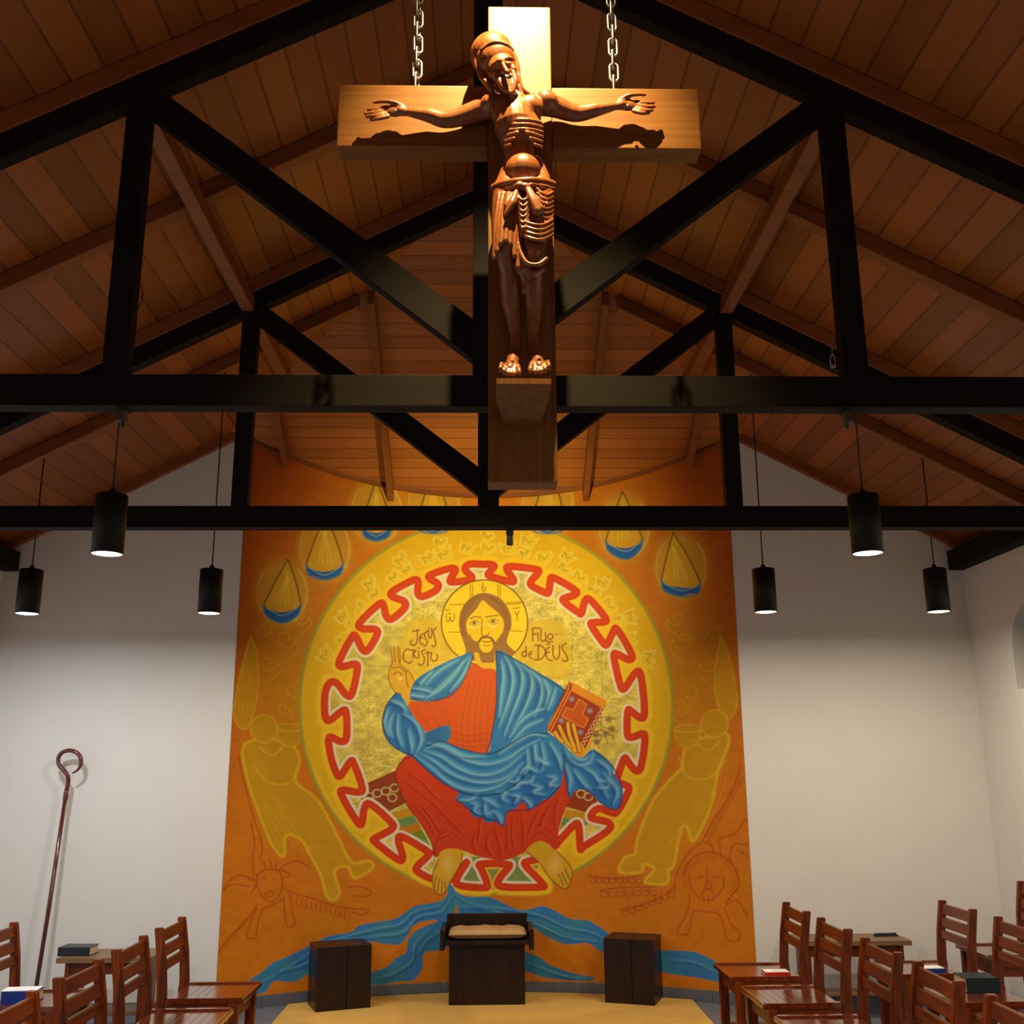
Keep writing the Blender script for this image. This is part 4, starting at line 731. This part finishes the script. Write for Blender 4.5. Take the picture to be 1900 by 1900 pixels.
# arms
LAp = [A(924,196,2.740), A(890,204,2.755), A(850,218,2.762), A(822,222,2.764), A(795,214,2.762), A(757,208,2.760)]
cap(bm, LAp, [0.036, 0.033, 0.028, 0.025, 0.022, 0.013], 16)
RAp = [A(1000,192,2.740), A(1030,198,2.755), A(1058,208,2.762), A(1078,210,2.764), A(1105,204,2.762), A(1141,197,2.760)]
cap(bm, RAp, [0.036, 0.033, 0.028, 0.025, 0.022, 0.013], 16)
ell(bm, A(914,194,2.735), (0.040, 0.038, 0.036)); ell(bm, A(1012,190,2.735), (0.040, 0.038, 0.036))
# hands
cap(bm, [A(757,208,2.760), A(742,206,2.762)], [0.0125, 0.016], 12)
ell(bm, A(732,206,2.764), (0.031, 0.012, 0.020)); ell(bm, A(744,200,2.760), (0.018, 0.012, 0.012))
for pts in ([(716,199),(700,203),(683,204)],[(715,205),(697,209),(677,211)],[(716,211),(699,215),(680,217)],[(720,216),(704,220),(688,223)]):
    cap(bm, [A(x, y, 2.762-0.006*(i == 1)) for i, (x, y) in enumerate(pts)], [0.0070, 0.0060, 0.0050], 10, 3)
cap(bm, [A(748,198,2.758), A(730,190,2.752), A(712,188,2.748), A(694,190,2.750)], [0.0085, 0.0075, 0.0062, 0.0052], 10, 3)
cap(bm, [A(1141,197,2.760), A(1154,195,2.762)], [0.0125, 0.016], 12)
ell(bm, A(1165,195,2.764), (0.031, 0.012, 0.020)); ell(bm, A(1154,188,2.760), (0.018, 0.012, 0.012))
for pts in ([(1180,189),(1196,191),(1213,191)],[(1181,195),(1198,198),(1215,198)],[(1180,201),(1196,205),(1211,205)],[(1176,206),(1191,210),(1204,210)]):
    cap(bm, [A(x, y, 2.762-0.006*(i == 1)) for i, (x, y) in enumerate(pts)], [0.0070, 0.0060, 0.0050], 10, 3)
cap(bm, [A(1148,187,2.758), A(1165,178,2.752), A(1181,175,2.748), A(1197,176,2.750)], [0.0085, 0.0075, 0.0062, 0.0052], 10, 3)
# legs
cap(bm, [A(948,360,2.735), A(942,415,2.700), A(940,462,2.672), A(944,500,2.700), A(948,560,2.742), A(957,620,2.756), A(958,650,2.752)], [0.046, 0.042, 0.033, 0.029, 0.028, 0.0165, 0.017], 18)
cap(bm, [A(994,360,2.735), A(990,415,2.700), A(989,466,2.668), A(989,505,2.700), A(989,560,2.742), A(988,620,2.756), A(989,645,2.752)], [0.046, 0.042, 0.034, 0.029, 0.028, 0.0165, 0.017], 18)
ell(bm, A(940,462,2.660), (0.026, 0.026, 0.028)); ell(bm, A(990,464,2.656), (0.027, 0.026, 0.028))
# feet, toes down and forward
for ax, ay, tx, ty, toes in ((958,650,946,688,[(963,692),(953,695),(944,695),(936,692),(928,687)]), (989,645,1001,684,[(984,688),(994,691),(1003,691),(1011,688),(1019,683)])):
    cap(bm, [A(ax, ay, 2.752), A((ax+tx)/2, (ay+ty)/2, 2.712), A(tx, ty-4, 2.672)], [0.019, 0.019, 0.015], 14)
    ell(bm, A(tx, ty-6, 2.680), (0.030, 0.013, 0.032), A(tx, ty, 2.668)-A(ax, ay, 2.752))
    for i, (x, y) in enumerate(toes):
        cap(bm, [A(x*0.85+tx*0.15, y-12, 2.672), A(x, y-3, 2.654), A(x, y+2, 2.650+0.003*i)], [0.0085 if i == 0 else 0.0068, 0.0080 if i == 0 else 0.0062, 0.0066 if i == 0 else 0.0052], 10, 3)
# head: skull, jaw, face
hx = (A(942,150,2.690)-A(908,84,2.715)).normalized()
ell(bm, A(918,110,2.712), (0.057, 0.064, 0.064), hx, 24); ell(bm, A(929,128,2.692), (0.040, 0.046, 0.052), hx, 24)
ell(bm, A(938,146,2.682), (0.026, 0.032, 0.030), hx); ell(bm, A(930,120,2.655), (0.026, 0.016, 0.012), hx)
cap(bm, [A(930,112,2.650), A(936,124,2.636), A(941,134,2.632)], [0.0055, 0.0065, 0.0085], 10); ell(bm, A(934,136,2.642), (0.006, 0.006, 0.006)); ell(bm, A(946,131,2.646), (0.006, 0.006, 0.006))
cap(bm, [A(914,120,2.656), A(923,113,2.648), A(931,112,2.650)], 0.0055, 8); cap(bm, [A(934,110,2.650), A(943,107,2.654), A(950,109,2.664)], 0.0055, 8)
for x, y in ((924,124),(944,118)): ell(bm, A(x, y, 2.652), (0.0085, 0.006, 0.006)); 
cap(bm, [A(937,144,2.652), A(944,142,2.650), A(950,140,2.656)], 0.0040, 8)
ell(bm, A(924,140,2.666), (0.014, 0.016, 0.016)); ell(bm, A(952,130,2.672), (0.012, 0.014, 0.016))
figure = fuse('figure', bm, 0.0028, M['carved'], cr, 3)
# hair, cap-like with grooves, long lock over each shoulder
bm = BM()
ell(bm, A(912,100,2.726), (0.064, 0.068, 0.064), hx, 28)
for k in range(9):
    f_ = (k-4)/4.0; pts = []
    for i in range(7):
        t_ = i/6.0; pts.append(A(903+40*t_*0.5+f_*34*math.sin(PI*min(1, t_*1.0+0.12)), 74+78*t_+f_*(-8), 2.690+0.045*abs(f_)**1.5+0.05*(t_ < 0.1)))
    if abs(f_) > 0.55: cap(bm, pts, 0.0072, 8, 2)
for pts in ([(886,96),(884,118),(891,140),(902,156),(914,170),(922,186)],[(892,92),(889,116),(896,140),(908,158),(920,178)],[(900,150),(912,166),(918,184),(914,198)]): cap(bm, [A(x, y, 2.700+0.004*i) for i, (x, y) in enumerate(pts)], 0.0085, 8, 3)
for pts in ([(948,88),(957,108),(962,130),(962,150),(966,172),(978,188)],[(954,100),(960,125),(964,150),(972,170),(988,184),(1000,200)],[(962,140),(968,162),(984,176),(1002,188)]): cap(bm, [A(x, y, 2.690+0.004*i) for i, (x, y) in enumerate(pts)], 0.0065, 8, 3)
for k in range(1): cap(bm, [A(893+k*1.5, 92+k*6, 2.672-k*0.002), A(915+k*2, 78+k*7, 2.655-k*0.001), A(938+k*2, 82+k*7, 2.662-k*0.001), A(950+k*1.5, 92+k*6, 2.682)], 0.0052, 8, 4) if k < 2 else None
fuse('hair', bm, 0.0026, M['carved'], figure, 2)
bm = BM()
for pts in ([(922,142),(930,156),(938,166),(946,172)],[(930,148),(938,158),(944,168)],[(938,150),(944,160),(948,172)],[(946,148),(950,158),(952,170)],[(953,140),(956,152),(954,166)],[(926,140),(930,150)],[(952,136),(954,146)]): cap(bm, [A(x, y, 2.664-0.003*i) for i, (x, y) in enumerate(pts)], [0.011]*(len(pts)-1)+[0.006], 10, 3)
cap(bm, [A(940,150,2.668), A(946,168,2.668), A(952,182,2.672)], [0.020, 0.016, 0.007], 10)
fuse('beard', bm, 0.0026, M['carved'], figure, 2)
# loincloth with knotted belt, hanging panel on the left, swags on the right
bm = BM()
ell(bm, A(971,366,2.722), (0.084, 0.062, 0.040)); ell(bm, A(971,385,2.712), (0.080, 0.058, 0.050)); 
cap(bm, [A(946,352,2.722), A(941,410,2.694), A(938,448,2.676)], [0.052, 0.047, 0.040], 18); cap(bm, [A(996,352,2.722), A(995,400,2.694), A(992,440,2.676)], [0.052, 0.048, 0.040], 18)
cap(bm, [A(916,348,2.712), A(935,341,2.672), A(958,337,2.652), A(985,335,2.650), A(1008,337,2.672), A(1026,342,2.712)], 0.0115, 12); cap(bm, [A(918,356,2.708), A(938,350,2.668), A(960,345,2.650)], 0.008, 10)
cap(bm, [A(1026,350,2.708), A(1008,346,2.668), A(985,343,2.648)], 0.008, 10)
ell(bm, A(964,345,2.640), (0.016, 0.012, 0.012)); ell(bm, A(975,347,2.640), (0.014, 0.012, 0.013))
for k, (x0, x1, yb, r_) in enumerate(((922,917,478,0.0065),(929,923,466,0.007),(936,930,452,0.0075),(944,938,446,0.007),(951,946,452,0.0065),(957,954,474,0.006),(963,961,496,0.006))):
    cap(bm, [A(x0+(4 if k < 3 else 0), 358, 2.668-0.004*k), A((x0+x1)/2, (358+yb)/2, 2.640+0.010*abs(k-3)/3), A(x1, yb, 2.630+0.012*abs(k-3)/3)], [0.005, r_, r_*1.15], 10, 5)
cap(bm, [A(958,356,2.640), A(950,378,2.625), A(938,398,2.622)], [0.008, 0.013, 0.006], 10); cap(bm, [A(944,362,2.640), A(940,382,2.630)], [0.012, 0.010], 10)
cap(bm, [A(978,350,2.636), A(986,368,2.622), A(996,392,2.620)], [0.007, 0.011, 0.014], 10, 4); cap(bm, [A(983,350,2.636), A(992,368,2.622), A(1003,388,2.622)], [0.006, 0.009, 0.012], 10, 4)
for k in range(6): cap(bm, [A(958+k*1.0, 358+k*9, 2.640), A(970, 372+k*10.5, 2.622), A(983-k*0.5, 362+k*9.5, 2.628)], 0.0048, 8, 4)
for k in range(7): cap(bm, [A(996+k*0.4, 350+k*9, 2.640), A(1012, 362+k*8.5, 2.640), A(1026, 356+k*8.8, 2.675)], 0.0046, 8, 4)
for k in range(4): cap(bm, [A(964, 404+k*9, 2.650), A(980, 414+k*9, 2.622), A(1004, 418+k*9, 2.624), A(1025, 408+k*9, 2.665)], 0.0058, 8, 4)
cap(bm, [A(964,440,2.650), A(966,468,2.640), A(978,488,2.632), A(998,491,2.632), A(1014,480,2.645)], 0.0068, 8, 4)
cap(bm, [A(966,470,2.655), A(976,500,2.655), A(990,508,2.660), A(1008,498,2.665)], [0.012, 0.014, 0.012, 0.008], 10); cap(bm, [A(970,500,2.660), A(975,525,2.672), A(972,541,2.672)], [0.014, 0.012, 0.007], 10)
cap(bm, [A(960,490,2.660), A(962,506,2.660)], [0.010, 0.006], 10); cap(bm, [A(984,510,2.668), A(996,516,2.68)], 0.006, 8)
fuse('loincloth', bm, 0.0026, M['carved'], figure, 2)
# foot block
def P3(px, py, y): v = A(px, py, y); return (v.x, v.y, v.z)
a0, a1 = A(921,712,2.640), A(1023,709,2.640); b0, b1 = A(936,777,2.745), A(1004,777,2.745); hz = a0.z+0.016
bm = BM(); hexa(bm, [(a0.x, 2.640, a0.z), (a0.x, 2.640, hz), (a0.x, 2.799, hz), (b0.x, 2.799, b0.z), (a1.x, 2.640, a0.z), (a1.x, 2.640, hz), (a1.x, 2.799, hz), (b1.x, 2.799, b0.z)]); bm.free()
bm = BM(); V_ = [bm.verts.new(q) for q in ((a0.x, 2.640, a0.z), (a1.x, 2.640, a0.z), (a1.x, 2.640, hz), (a0.x, 2.640, hz), (b0.x, 2.745, b0.z), (b1.x, 2.745, b0.z), (b1.x, 2.799, b0.z), (b0.x, 2.799, b0.z), (a0.x, 2.799, hz), (a1.x, 2.799, hz), (a0.x, 2.799, a0.z), (a1.x, 2.799, a0.z))]
for f in ((0,1,2,3),(0,4,5,1),(4,7,6,5),(3,2,9,8),(0,3,8,10),(1,11,9,2),(0,10,7,4),(1,5,6,11),(8,9,11,10),(10,11,6,7)): bm.faces.new([V_[i] for i in f])
bmesh.ops.recalc_face_normals(bm, faces=bm.faces); obj('footrest', bm, M['cross'], cr)
for i, (x, y, yy) in enumerate(((733,205,2.746),(1165,196,2.746),(950,672,2.672),(1000,668,2.668))):
    v = A(x, y, yy); bm = BM(); ell(bm, v, (0.0055, 0.004, 0.0055), None, 12); obj('nail', bm, M['steel'] if i < 2 else M['truss'], cr, True)

# ---------------------------------------------------------------- carpet, altar seat, stools
bm = BM(); edge = [(-1.36, 6.60), (-1.36, 7.60)]
for k in range(19):
    x, y = arcp(-0.335+0.67*k/18, AR-0.03); edge.append((x, y))
edge += [(1.40, 7.60), (1.40, 6.60)]
vs = [bm.verts.new((x, y, 0.0)) for x, y in edge]; vt = [bm.verts.new((x, y, 0.012)) for x, y in edge]; bm.faces.new(vt); bm.faces.new(vs[::-1])
for k in range(len(vs)): bm.faces.new((vs[k], vs[(k+1) % len(vs)], vt[(k+1) % len(vs)], vt[k]))
bmesh.ops.recalc_face_normals(bm, faces=bm.faces)
tag(obj('carpet', bm, M['carpet']), 'beige carpet on the floor in front of the mural, under the seat and stools', 'carpet')
def block_stool(loc, rz, w_, d_, h_, label):
    t = thing('block_stool', label, 'stool', loc, rz, 'dark wooden block stools')
    n = 2; cuts = (-w_/2, 0.02, w_/2)
    bm = BM()
    for a, b in zip(cuts, cuts[1:]): box(bm, a+0.0015, b-0.0015, 0, 0.035, 0, h_, 0.003)
    obj('front_panel', bm, M['dark_block'], t)
    bm = BM(); box(bm, -w_/2, w_/2, d_-0.035, d_, 0, h_, 0.003); obj('back_panel', bm, M['dark_block'], t)
    for s in (-1, 1): bm = BM(); box(bm, s*w_/2-(0.035 if s > 0 else 0), s*w_/2+(0.035 if s < 0 else 0), 0.036, d_-0.036, 0, h_, 0.003); obj('side_panel', bm, M['dark_block'], t)
    bm = BM()
    for a, b in zip(cuts, cuts[1:]): box(bm, max(a, -w_/2+0.036)+0.001, min(b, w_/2-0.036)-0.001, 0.036, d_-0.036, h_-0.04, h_-0.002, 0.003)
    obj('top_board', bm, M['dark_block'], t)
    return t
p = atz(636.5, 1874, 0.012)
block_stool((p.x, p.y, 0.012), math.radians(20), 0.372, 0.27, 0.395, 'dark wooden block stool left of the cushioned seat')
p = atz(1169, 1864, 0.012)
block_stool((p.x, p.y+0.01, 0.012), math.radians(-20), 0.345, 0.28, 0.410, 'dark wooden block stool right of the cushioned seat')
p0, p1 = atz(832, 1868, 0.012), atz(975, 1867, 0.012); cx = (p0.x+p1.x)/2; wd = p1.x-p0.x
t = thing('presider_seat', 'dark wooden seat with a tray-like top and beige cushion, in front of the mural', 'seat', (cx, 7.50, 0.012))
for i, (a, b) in enumerate(((-wd/2, -0.085), (-0.083, 0.075), (0.077, wd/2))):
    bm = BM(); box(bm, a, b, 0, 0.04, 0, 0.385, 0.003); obj('front_plank', bm, M['dark_block'], t)
for s in (-1, 1): bm = BM(); box(bm, s*wd/2-(0.035 if s > 0 else 0), s*wd/2+(0.035 if s < 0 else 0), 0.041, 0.30, 0, 0.385, 0.003); obj('side_panel', bm, M['dark_block'], t)
bm = BM(); box(bm, -0.285, 0.285, -0.06, 0.30, 0.386, 0.412, 0.003); obj('seat_board', bm, M['dark_block'], t)
for s in (-1, 1): bm = BM(); box(bm, min(s*0.286, s*0.318), max(s*0.286, s*0.318), -0.075, 0.30, 0.355, 0.485, 0.004); obj('arm', bm, M['dark_block'], t)
bm = BM(); box(bm, -0.285, 0.285, 0.262, 0.295, 0.413, 0.545, 0.004); obj('backrest', bm, M['dark_block'], t)
bm = BM(); bmesh.ops.create_grid(bm, x_segments=40, y_segments=24, size=0.5)
cu = []
for sgn in (1, -1):
    if sgn < 0: g_ = bmesh.ops.create_grid(bm, x_segments=40, y_segments=24, size=0.5)['verts']
    else: g_ = list(bm.verts)
    for v in g_:
        e = max(0.0, 1-abs(v.co.x*2)**7)**0.5*max(0.0, 1-abs(v.co.y*2)**5)**0.5
        v.co = Vector((0.004+v.co.x*0.532, 0.097+v.co.y*0.276, 0.447+sgn*(0.033+(0.003*math.sin(v.co.x*17+2)+0.0015*math.sin(v.co.x*41+v.co.y*9) if sgn > 0 else 0))*e))
bmesh.ops.remove_doubles(bm, verts=bm.verts, dist=2e-4)
obj('cushion', bm, M['cushion'], t, True)

# ---------------------------------------------------------------- crozier leaning in the corner
t = thing('crozier', 'dark red wooden shepherd staff with a curled hook, leaning on the white left wall', 'staff', (0, 0, 0))
Yc = 7.285
bm = BM(); b0_ = at(120.5, 1486, Yc); base = Vector((b0_.x-0.045, 7.19, 0.0)); tube(bm, [base, base.lerp(b0_, 0.5)+Vector((0.004, 0, 0)), b0_], [0.013, 0.0145, 0.0135], 14); obj('shaft', bm, M['crozier'], t, True)
bm = BM(); tube(bm, spl([b0_, at(122, 1478, Yc), at(123, 1467, Yc)], 4), [0.0150, 0.0165, 0.0175, 0.018, 0.018, 0.0178, 0.017, 0.0165, 0.016], 14); obj('collar', bm, M['crozier'], t, True)
hk = spl([at(123, 1467, Yc), at(126.5, 1452, Yc), at(125.5, 1440, Yc-0.01), at(118, 1429, Yc-0.01), at(109.5, 1419, Yc-0.01), at(108.5, 1406, Yc-0.01), at(116, 1396, Yc-0.01), at(130, 1392.5, Yc-0.01), at(143, 1397, Yc-0.01), at(150, 1408, Yc-0.01), at(149.5, 1420, Yc-0.01), at(143.5, 1429, Yc-0.01), at(134.5, 1435, Yc-0.01)], 4)
bm = BM(); nn = len(hk); tube(bm, hk, [0.0145*(1-0.68*max(0, (i/nn-0.75)/0.25)) for i in range(nn)], 14); obj('hook', bm, M['crozier'], t, True)

# ---------------------------------------------------------------- chairs: seat faces +x, back along y at x = 0
def make_chair(loc, rz, label, group):
    t = thing('wooden_chair', label, 'chair', loc, rz, group)
    W_ = 0.43; hw = W_/2
    for s in (-1, 1):
        bm = BM(); y = s*(hw-0.018)
        prof = [(-0.018, 0, 0.024), (-0.006, 0.40, 0.024), (0.0, 0.46, 0.024), (-0.012, 0.62, 0.022), (-0.038, 0.785, 0.020)]
        for (x0, z0, h0), (x1, z1, h1) in zip(prof, prof[1:]): pass
        rings = [[bm.verts.new((x+dx*h, y+dy*0.017, z)) for dx, dy in ((-1, -1), (1, -1), (1, 1), (-1, 1))] for x, z, h in prof]
        for a, b in zip(rings, rings[1:]):
            for k in range(4): bm.faces.new((a[k], a[(k+1) % 4], b[(k+1) % 4], b[k]))
        bm.faces.new(rings[0][::-1]); bm.faces.new(rings[-1]); bmesh.ops.recalc_face_normals(bm, faces=bm.faces)
        bmesh.ops.bevel(bm, geom=[e for e in bm.edges if abs((e.verts[0].co-e.verts[1].co).z) > 0.05 or e.verts[0].co.z > 0.78], offset=0.004, segments=2, affect='EDGES')
        obj('back_post', bm, M['chair'], t)
        bm = BM(); box(bm, 0.335, 0.385, y-0.019, y+0.019, 0, 0.428, 0.004); obj('front_leg', bm, M['chair'], t)
    for z0, z1 in ((0.712, 0.768), (0.640, 0.695), (0.578, 0.624)):
        bm = BM(); xs = lambda z: -0.010-0.026*(z-0.62)/0.165
        hexa(bm, [(xs(z0)-0.009, -hw+0.034, z0), (xs(z0)+0.009, -hw+0.034, z0), (xs(z1)+0.009, -hw+0.034, z1), (xs(z1)-0.009, -hw+0.034, z1), (xs(z0)-0.009, hw-0.034, z0), (xs(z0)+0.009, hw-0.034, z0), (xs(z1)+0.009, hw-0.034, z1), (xs(z1)-0.009, hw-0.034, z1)], 0.004)
        obj('back_slat', bm, M['chair_y'], t)
    bm = BM()
    for k in range(9):
        a = 0.030+k*0.041; box(bm, a, a+0.0402, -hw+0.03, hw-0.03, 0.430, 0.446, 0.0012)
    box(bm, 0.026, 0.40, -hw+0.002, -hw+0.030, 0.4285, 0.4555, 0.003); box(bm, 0.026, 0.40, hw-0.030, hw-0.002, 0.4285, 0.4555, 0.003); box(bm, 0.397, 0.412, -hw+0.002, hw-0.002, 0.4285, 0.450, 0.003)
    obj('seat', bm, M['chair_x'], t)
    for s in (-1, 1): bm = BM(); box(bm, 0.026, 0.334, s*(hw-0.018)-0.010, s*(hw-0.018)+0.010, 0.345, 0.4275, 0.003); obj('side_rail', bm, M['chair_l'], t)
    bm = BM(); box(bm, 0.348, 0.368, -hw+0.038, hw-0.038, 0.345, 0.4275, 0.003); obj('front_rail', bm, M['chair_y'], t)
    bm = BM(); box(bm, 0.012, 0.334, -hw+0.0365, hw-0.0365, 0.125, 0.143, 0.003); obj('lower_shelf', bm, M['chair'], t)
    return t
GL, GR, GS = 'chairs in the left front row', 'chairs in the right front row', 'chairs in the right second row'
ch = make_chair((-1.632, 5.79, 0), 0, 'left front-row slat-back chair nearest the mural, its whole seat in view', GL)
dup(ch, (-1.628, 5.15, 0), 0.02, 'left front-row slat-back chair second from the mural, before the low table')
dup(ch, (-1.622, 4.52, 0), -0.02, 'wooden slat-back chair of the left front row, third from the mural')
dup(ch, (-1.622, 3.88, 0), 0.0, 'wooden slat-back chair at the bottom left, fourth from the mural and closest to the viewer')
dup(ch, (-2.47, 5.64, 0), 0.0, 'wooden slat-back chair cut by the left edge of the photo, behind the front row', 'chair in the left second row')
dup(ch, (1.722, 6.19, 0), PI, 'wooden slat-back chair of the right front row, nearest the mural', GR)
dup(ch, (1.728, 5.545, 0), PI+0.02, 'wooden slat-back chair of the right front row, second from the mural', GR)
dup(ch, (1.722, 4.885, 0), PI, 'wooden slat-back chair of the right front row, third from the mural', GR)
dup(ch, (1.720, 4.285, 0), PI-0.02, 'wooden slat-back chair of the right front row, fourth from the mural', GR)
dup(ch, (1.720, 3.65, 0), PI, 'right front-row slat-back chair closest to the viewer, in the bottom corner', GR)
dup(ch, (2.660, 6.21, 0), PI, 'wooden slat-back chair of the right second row, standing clear against the white wall', GS)
dup(ch, (2.660, 5.52, 0), PI, 'right second-row slat-back chair with a dark folder on its seat', GS)
dup(ch, (2.660, 4.88, 0), PI, 'right second-row slat-back chair mostly cut by the right edge', GS)
dup(ch, (3.30, 6.52, 0), PI, 'wooden slat-back chair by the right side wall, only its backrest edge in view', 'chairs in the right third row', (1, 1, 1.09))

# ---------------------------------------------------------------- low tables at the end wall
def low_table(x0, x1, y0, y1, h, label):
    t = thing('low_table', label, 'table', ((x0+x1)/2, (y0+y1)/2, 0), 0, 'low side tables by the end wall')
    w_, d_ = (x1-x0)/2, (y1-y0)/2
    bm = BM(); box(bm, -w_, w_, -d_, d_, h-0.03, h, 0.004); obj('tabletop', bm, M['oak'], t)
    for s in (-1, 1): bm = BM(); box(bm, s*(w_-0.06)-0.014, s*(w_-0.06)+0.014, -d_+0.03, d_-0.03, 0, h-0.031, 0.003); obj('leg_panel', bm, M['chair'], t)
    bm = BM(); box(bm, -w_+0.075, w_-0.075, -d_+0.04, -d_+0.06, h-0.10, h-0.031, 0.003); obj('apron', bm, M['chair'], t)
    bm = BM(); box(bm, -w_+0.075, w_-0.075, -d_+0.08, d_-0.06, 0.14, 0.158, 0.003); obj('lower_shelf', bm, M['oak'], t)
    return t
a = atz(104, 1778, 0.47); b = atz(300, 1760, 0.47)
low_table(a.x, b.x+0.03, a.y, a.y+0.33, 0.47, 'low wooden table on the left with a thick black book on top')
c_ = atz(1692, 1745, 0.48)
low_table(c_.x-0.72, c_.x, c_.y, c_.y+0.30, 0.48, 'low wooden table on the right with a small dark object on top')
def book(loc, rz, wx, dy, hz_, m, label, grp=None, pages='paper'):
    """spine towards the viewer (-y), page edges on the other sides"""
    t = thing('book', label, 'book', loc, rz, grp); e = 0.003
    bm = BM(); box(bm, -wx/2, wx/2, -dy/2, dy/2, 0, e); box(bm, -wx/2, wx/2, -dy/2, dy/2, hz_-e, hz_); box(bm, -wx/2, wx/2, -dy/2, -dy/2+e, e, hz_-e); obj('cover', bm, M[m], t)
    bm = BM(); box(bm, -wx/2+0.004, wx/2-0.004, -dy/2+e+0.0002, dy/2-0.004, e+0.0002, hz_-e-0.0002); obj('pages', bm, M[pages], t)
    return t
def sheet(loc, rz, wx, dy, label):
    bm = BM(); box(bm, -wx/2, wx/2, -dy/2, dy/2, 0, 0.003); ob = obj('paper_sheet', bm, M['white']); ob.location = loc; ob.rotation_euler = (0, 0, rz); tag(ob, label, 'paper')
p = atz(137, 1775, 0.47)
book((p.x-0.005, p.y+0.08, 0.4705), -0.04, 0.195, 0.14, 0.050, 'bk_black', 'thick black book with cream page edges lying on the left low table')
p = atz(1637, 1734, 0.48); bm = BM(); box(bm, -0.075, 0.075, -0.02, 0.02, 0, 0.010, 0.003); tube(bm, [(-0.07, 0, 0.012), (0.07, 0, 0.014)], 0.006, 10); ob = obj('pen_case', bm, M['bk_black']); ob.location = (p.x, p.y-0.06, 0.4805); tag(ob, 'slim dark object lying on the right low table', 'case')
SZ = 0.4465
book((-2.325, 5.60, SZ), -0.05, 0.16, 0.12, 0.055, 'bk_blue', 'blue book lying on the seat at the left edge of the photo')
sheet((-2.33, 5.60, SZ+0.0553), 0.10, 0.17, 0.10, 'white paper lying on the blue book at the left edge')
book((1.585, 6.062, SZ), 0.0, 0.14, 0.09, 0.020, 'bk_red', 'small red book on the right front-row seat nearest the mural')
sheet((1.585, 6.062, SZ+0.0203), 0.0, 0.13, 0.08, 'white paper lying on the small red book')
book((2.445, 6.075, SZ), 0.02, 0.15, 0.09, 0.028, 'bk_blue', 'dark blue book on the second-row seat nearest the white end wall')
sheet((2.445, 6.075, SZ+0.0283), 0.02, 0.14, 0.08, 'white paper lying on the dark blue book at right')
book((2.50, 5.62, SZ), 0.0, 0.17, 0.15, 0.070, 'bk_green', 'thick dark green folder on the second seat of the right second row')
book((2.50, 4.93, SZ), 0.0, 0.20, 0.14, 0.04, 'bk_black', 'black book on the second-row seat cut by the right edge')
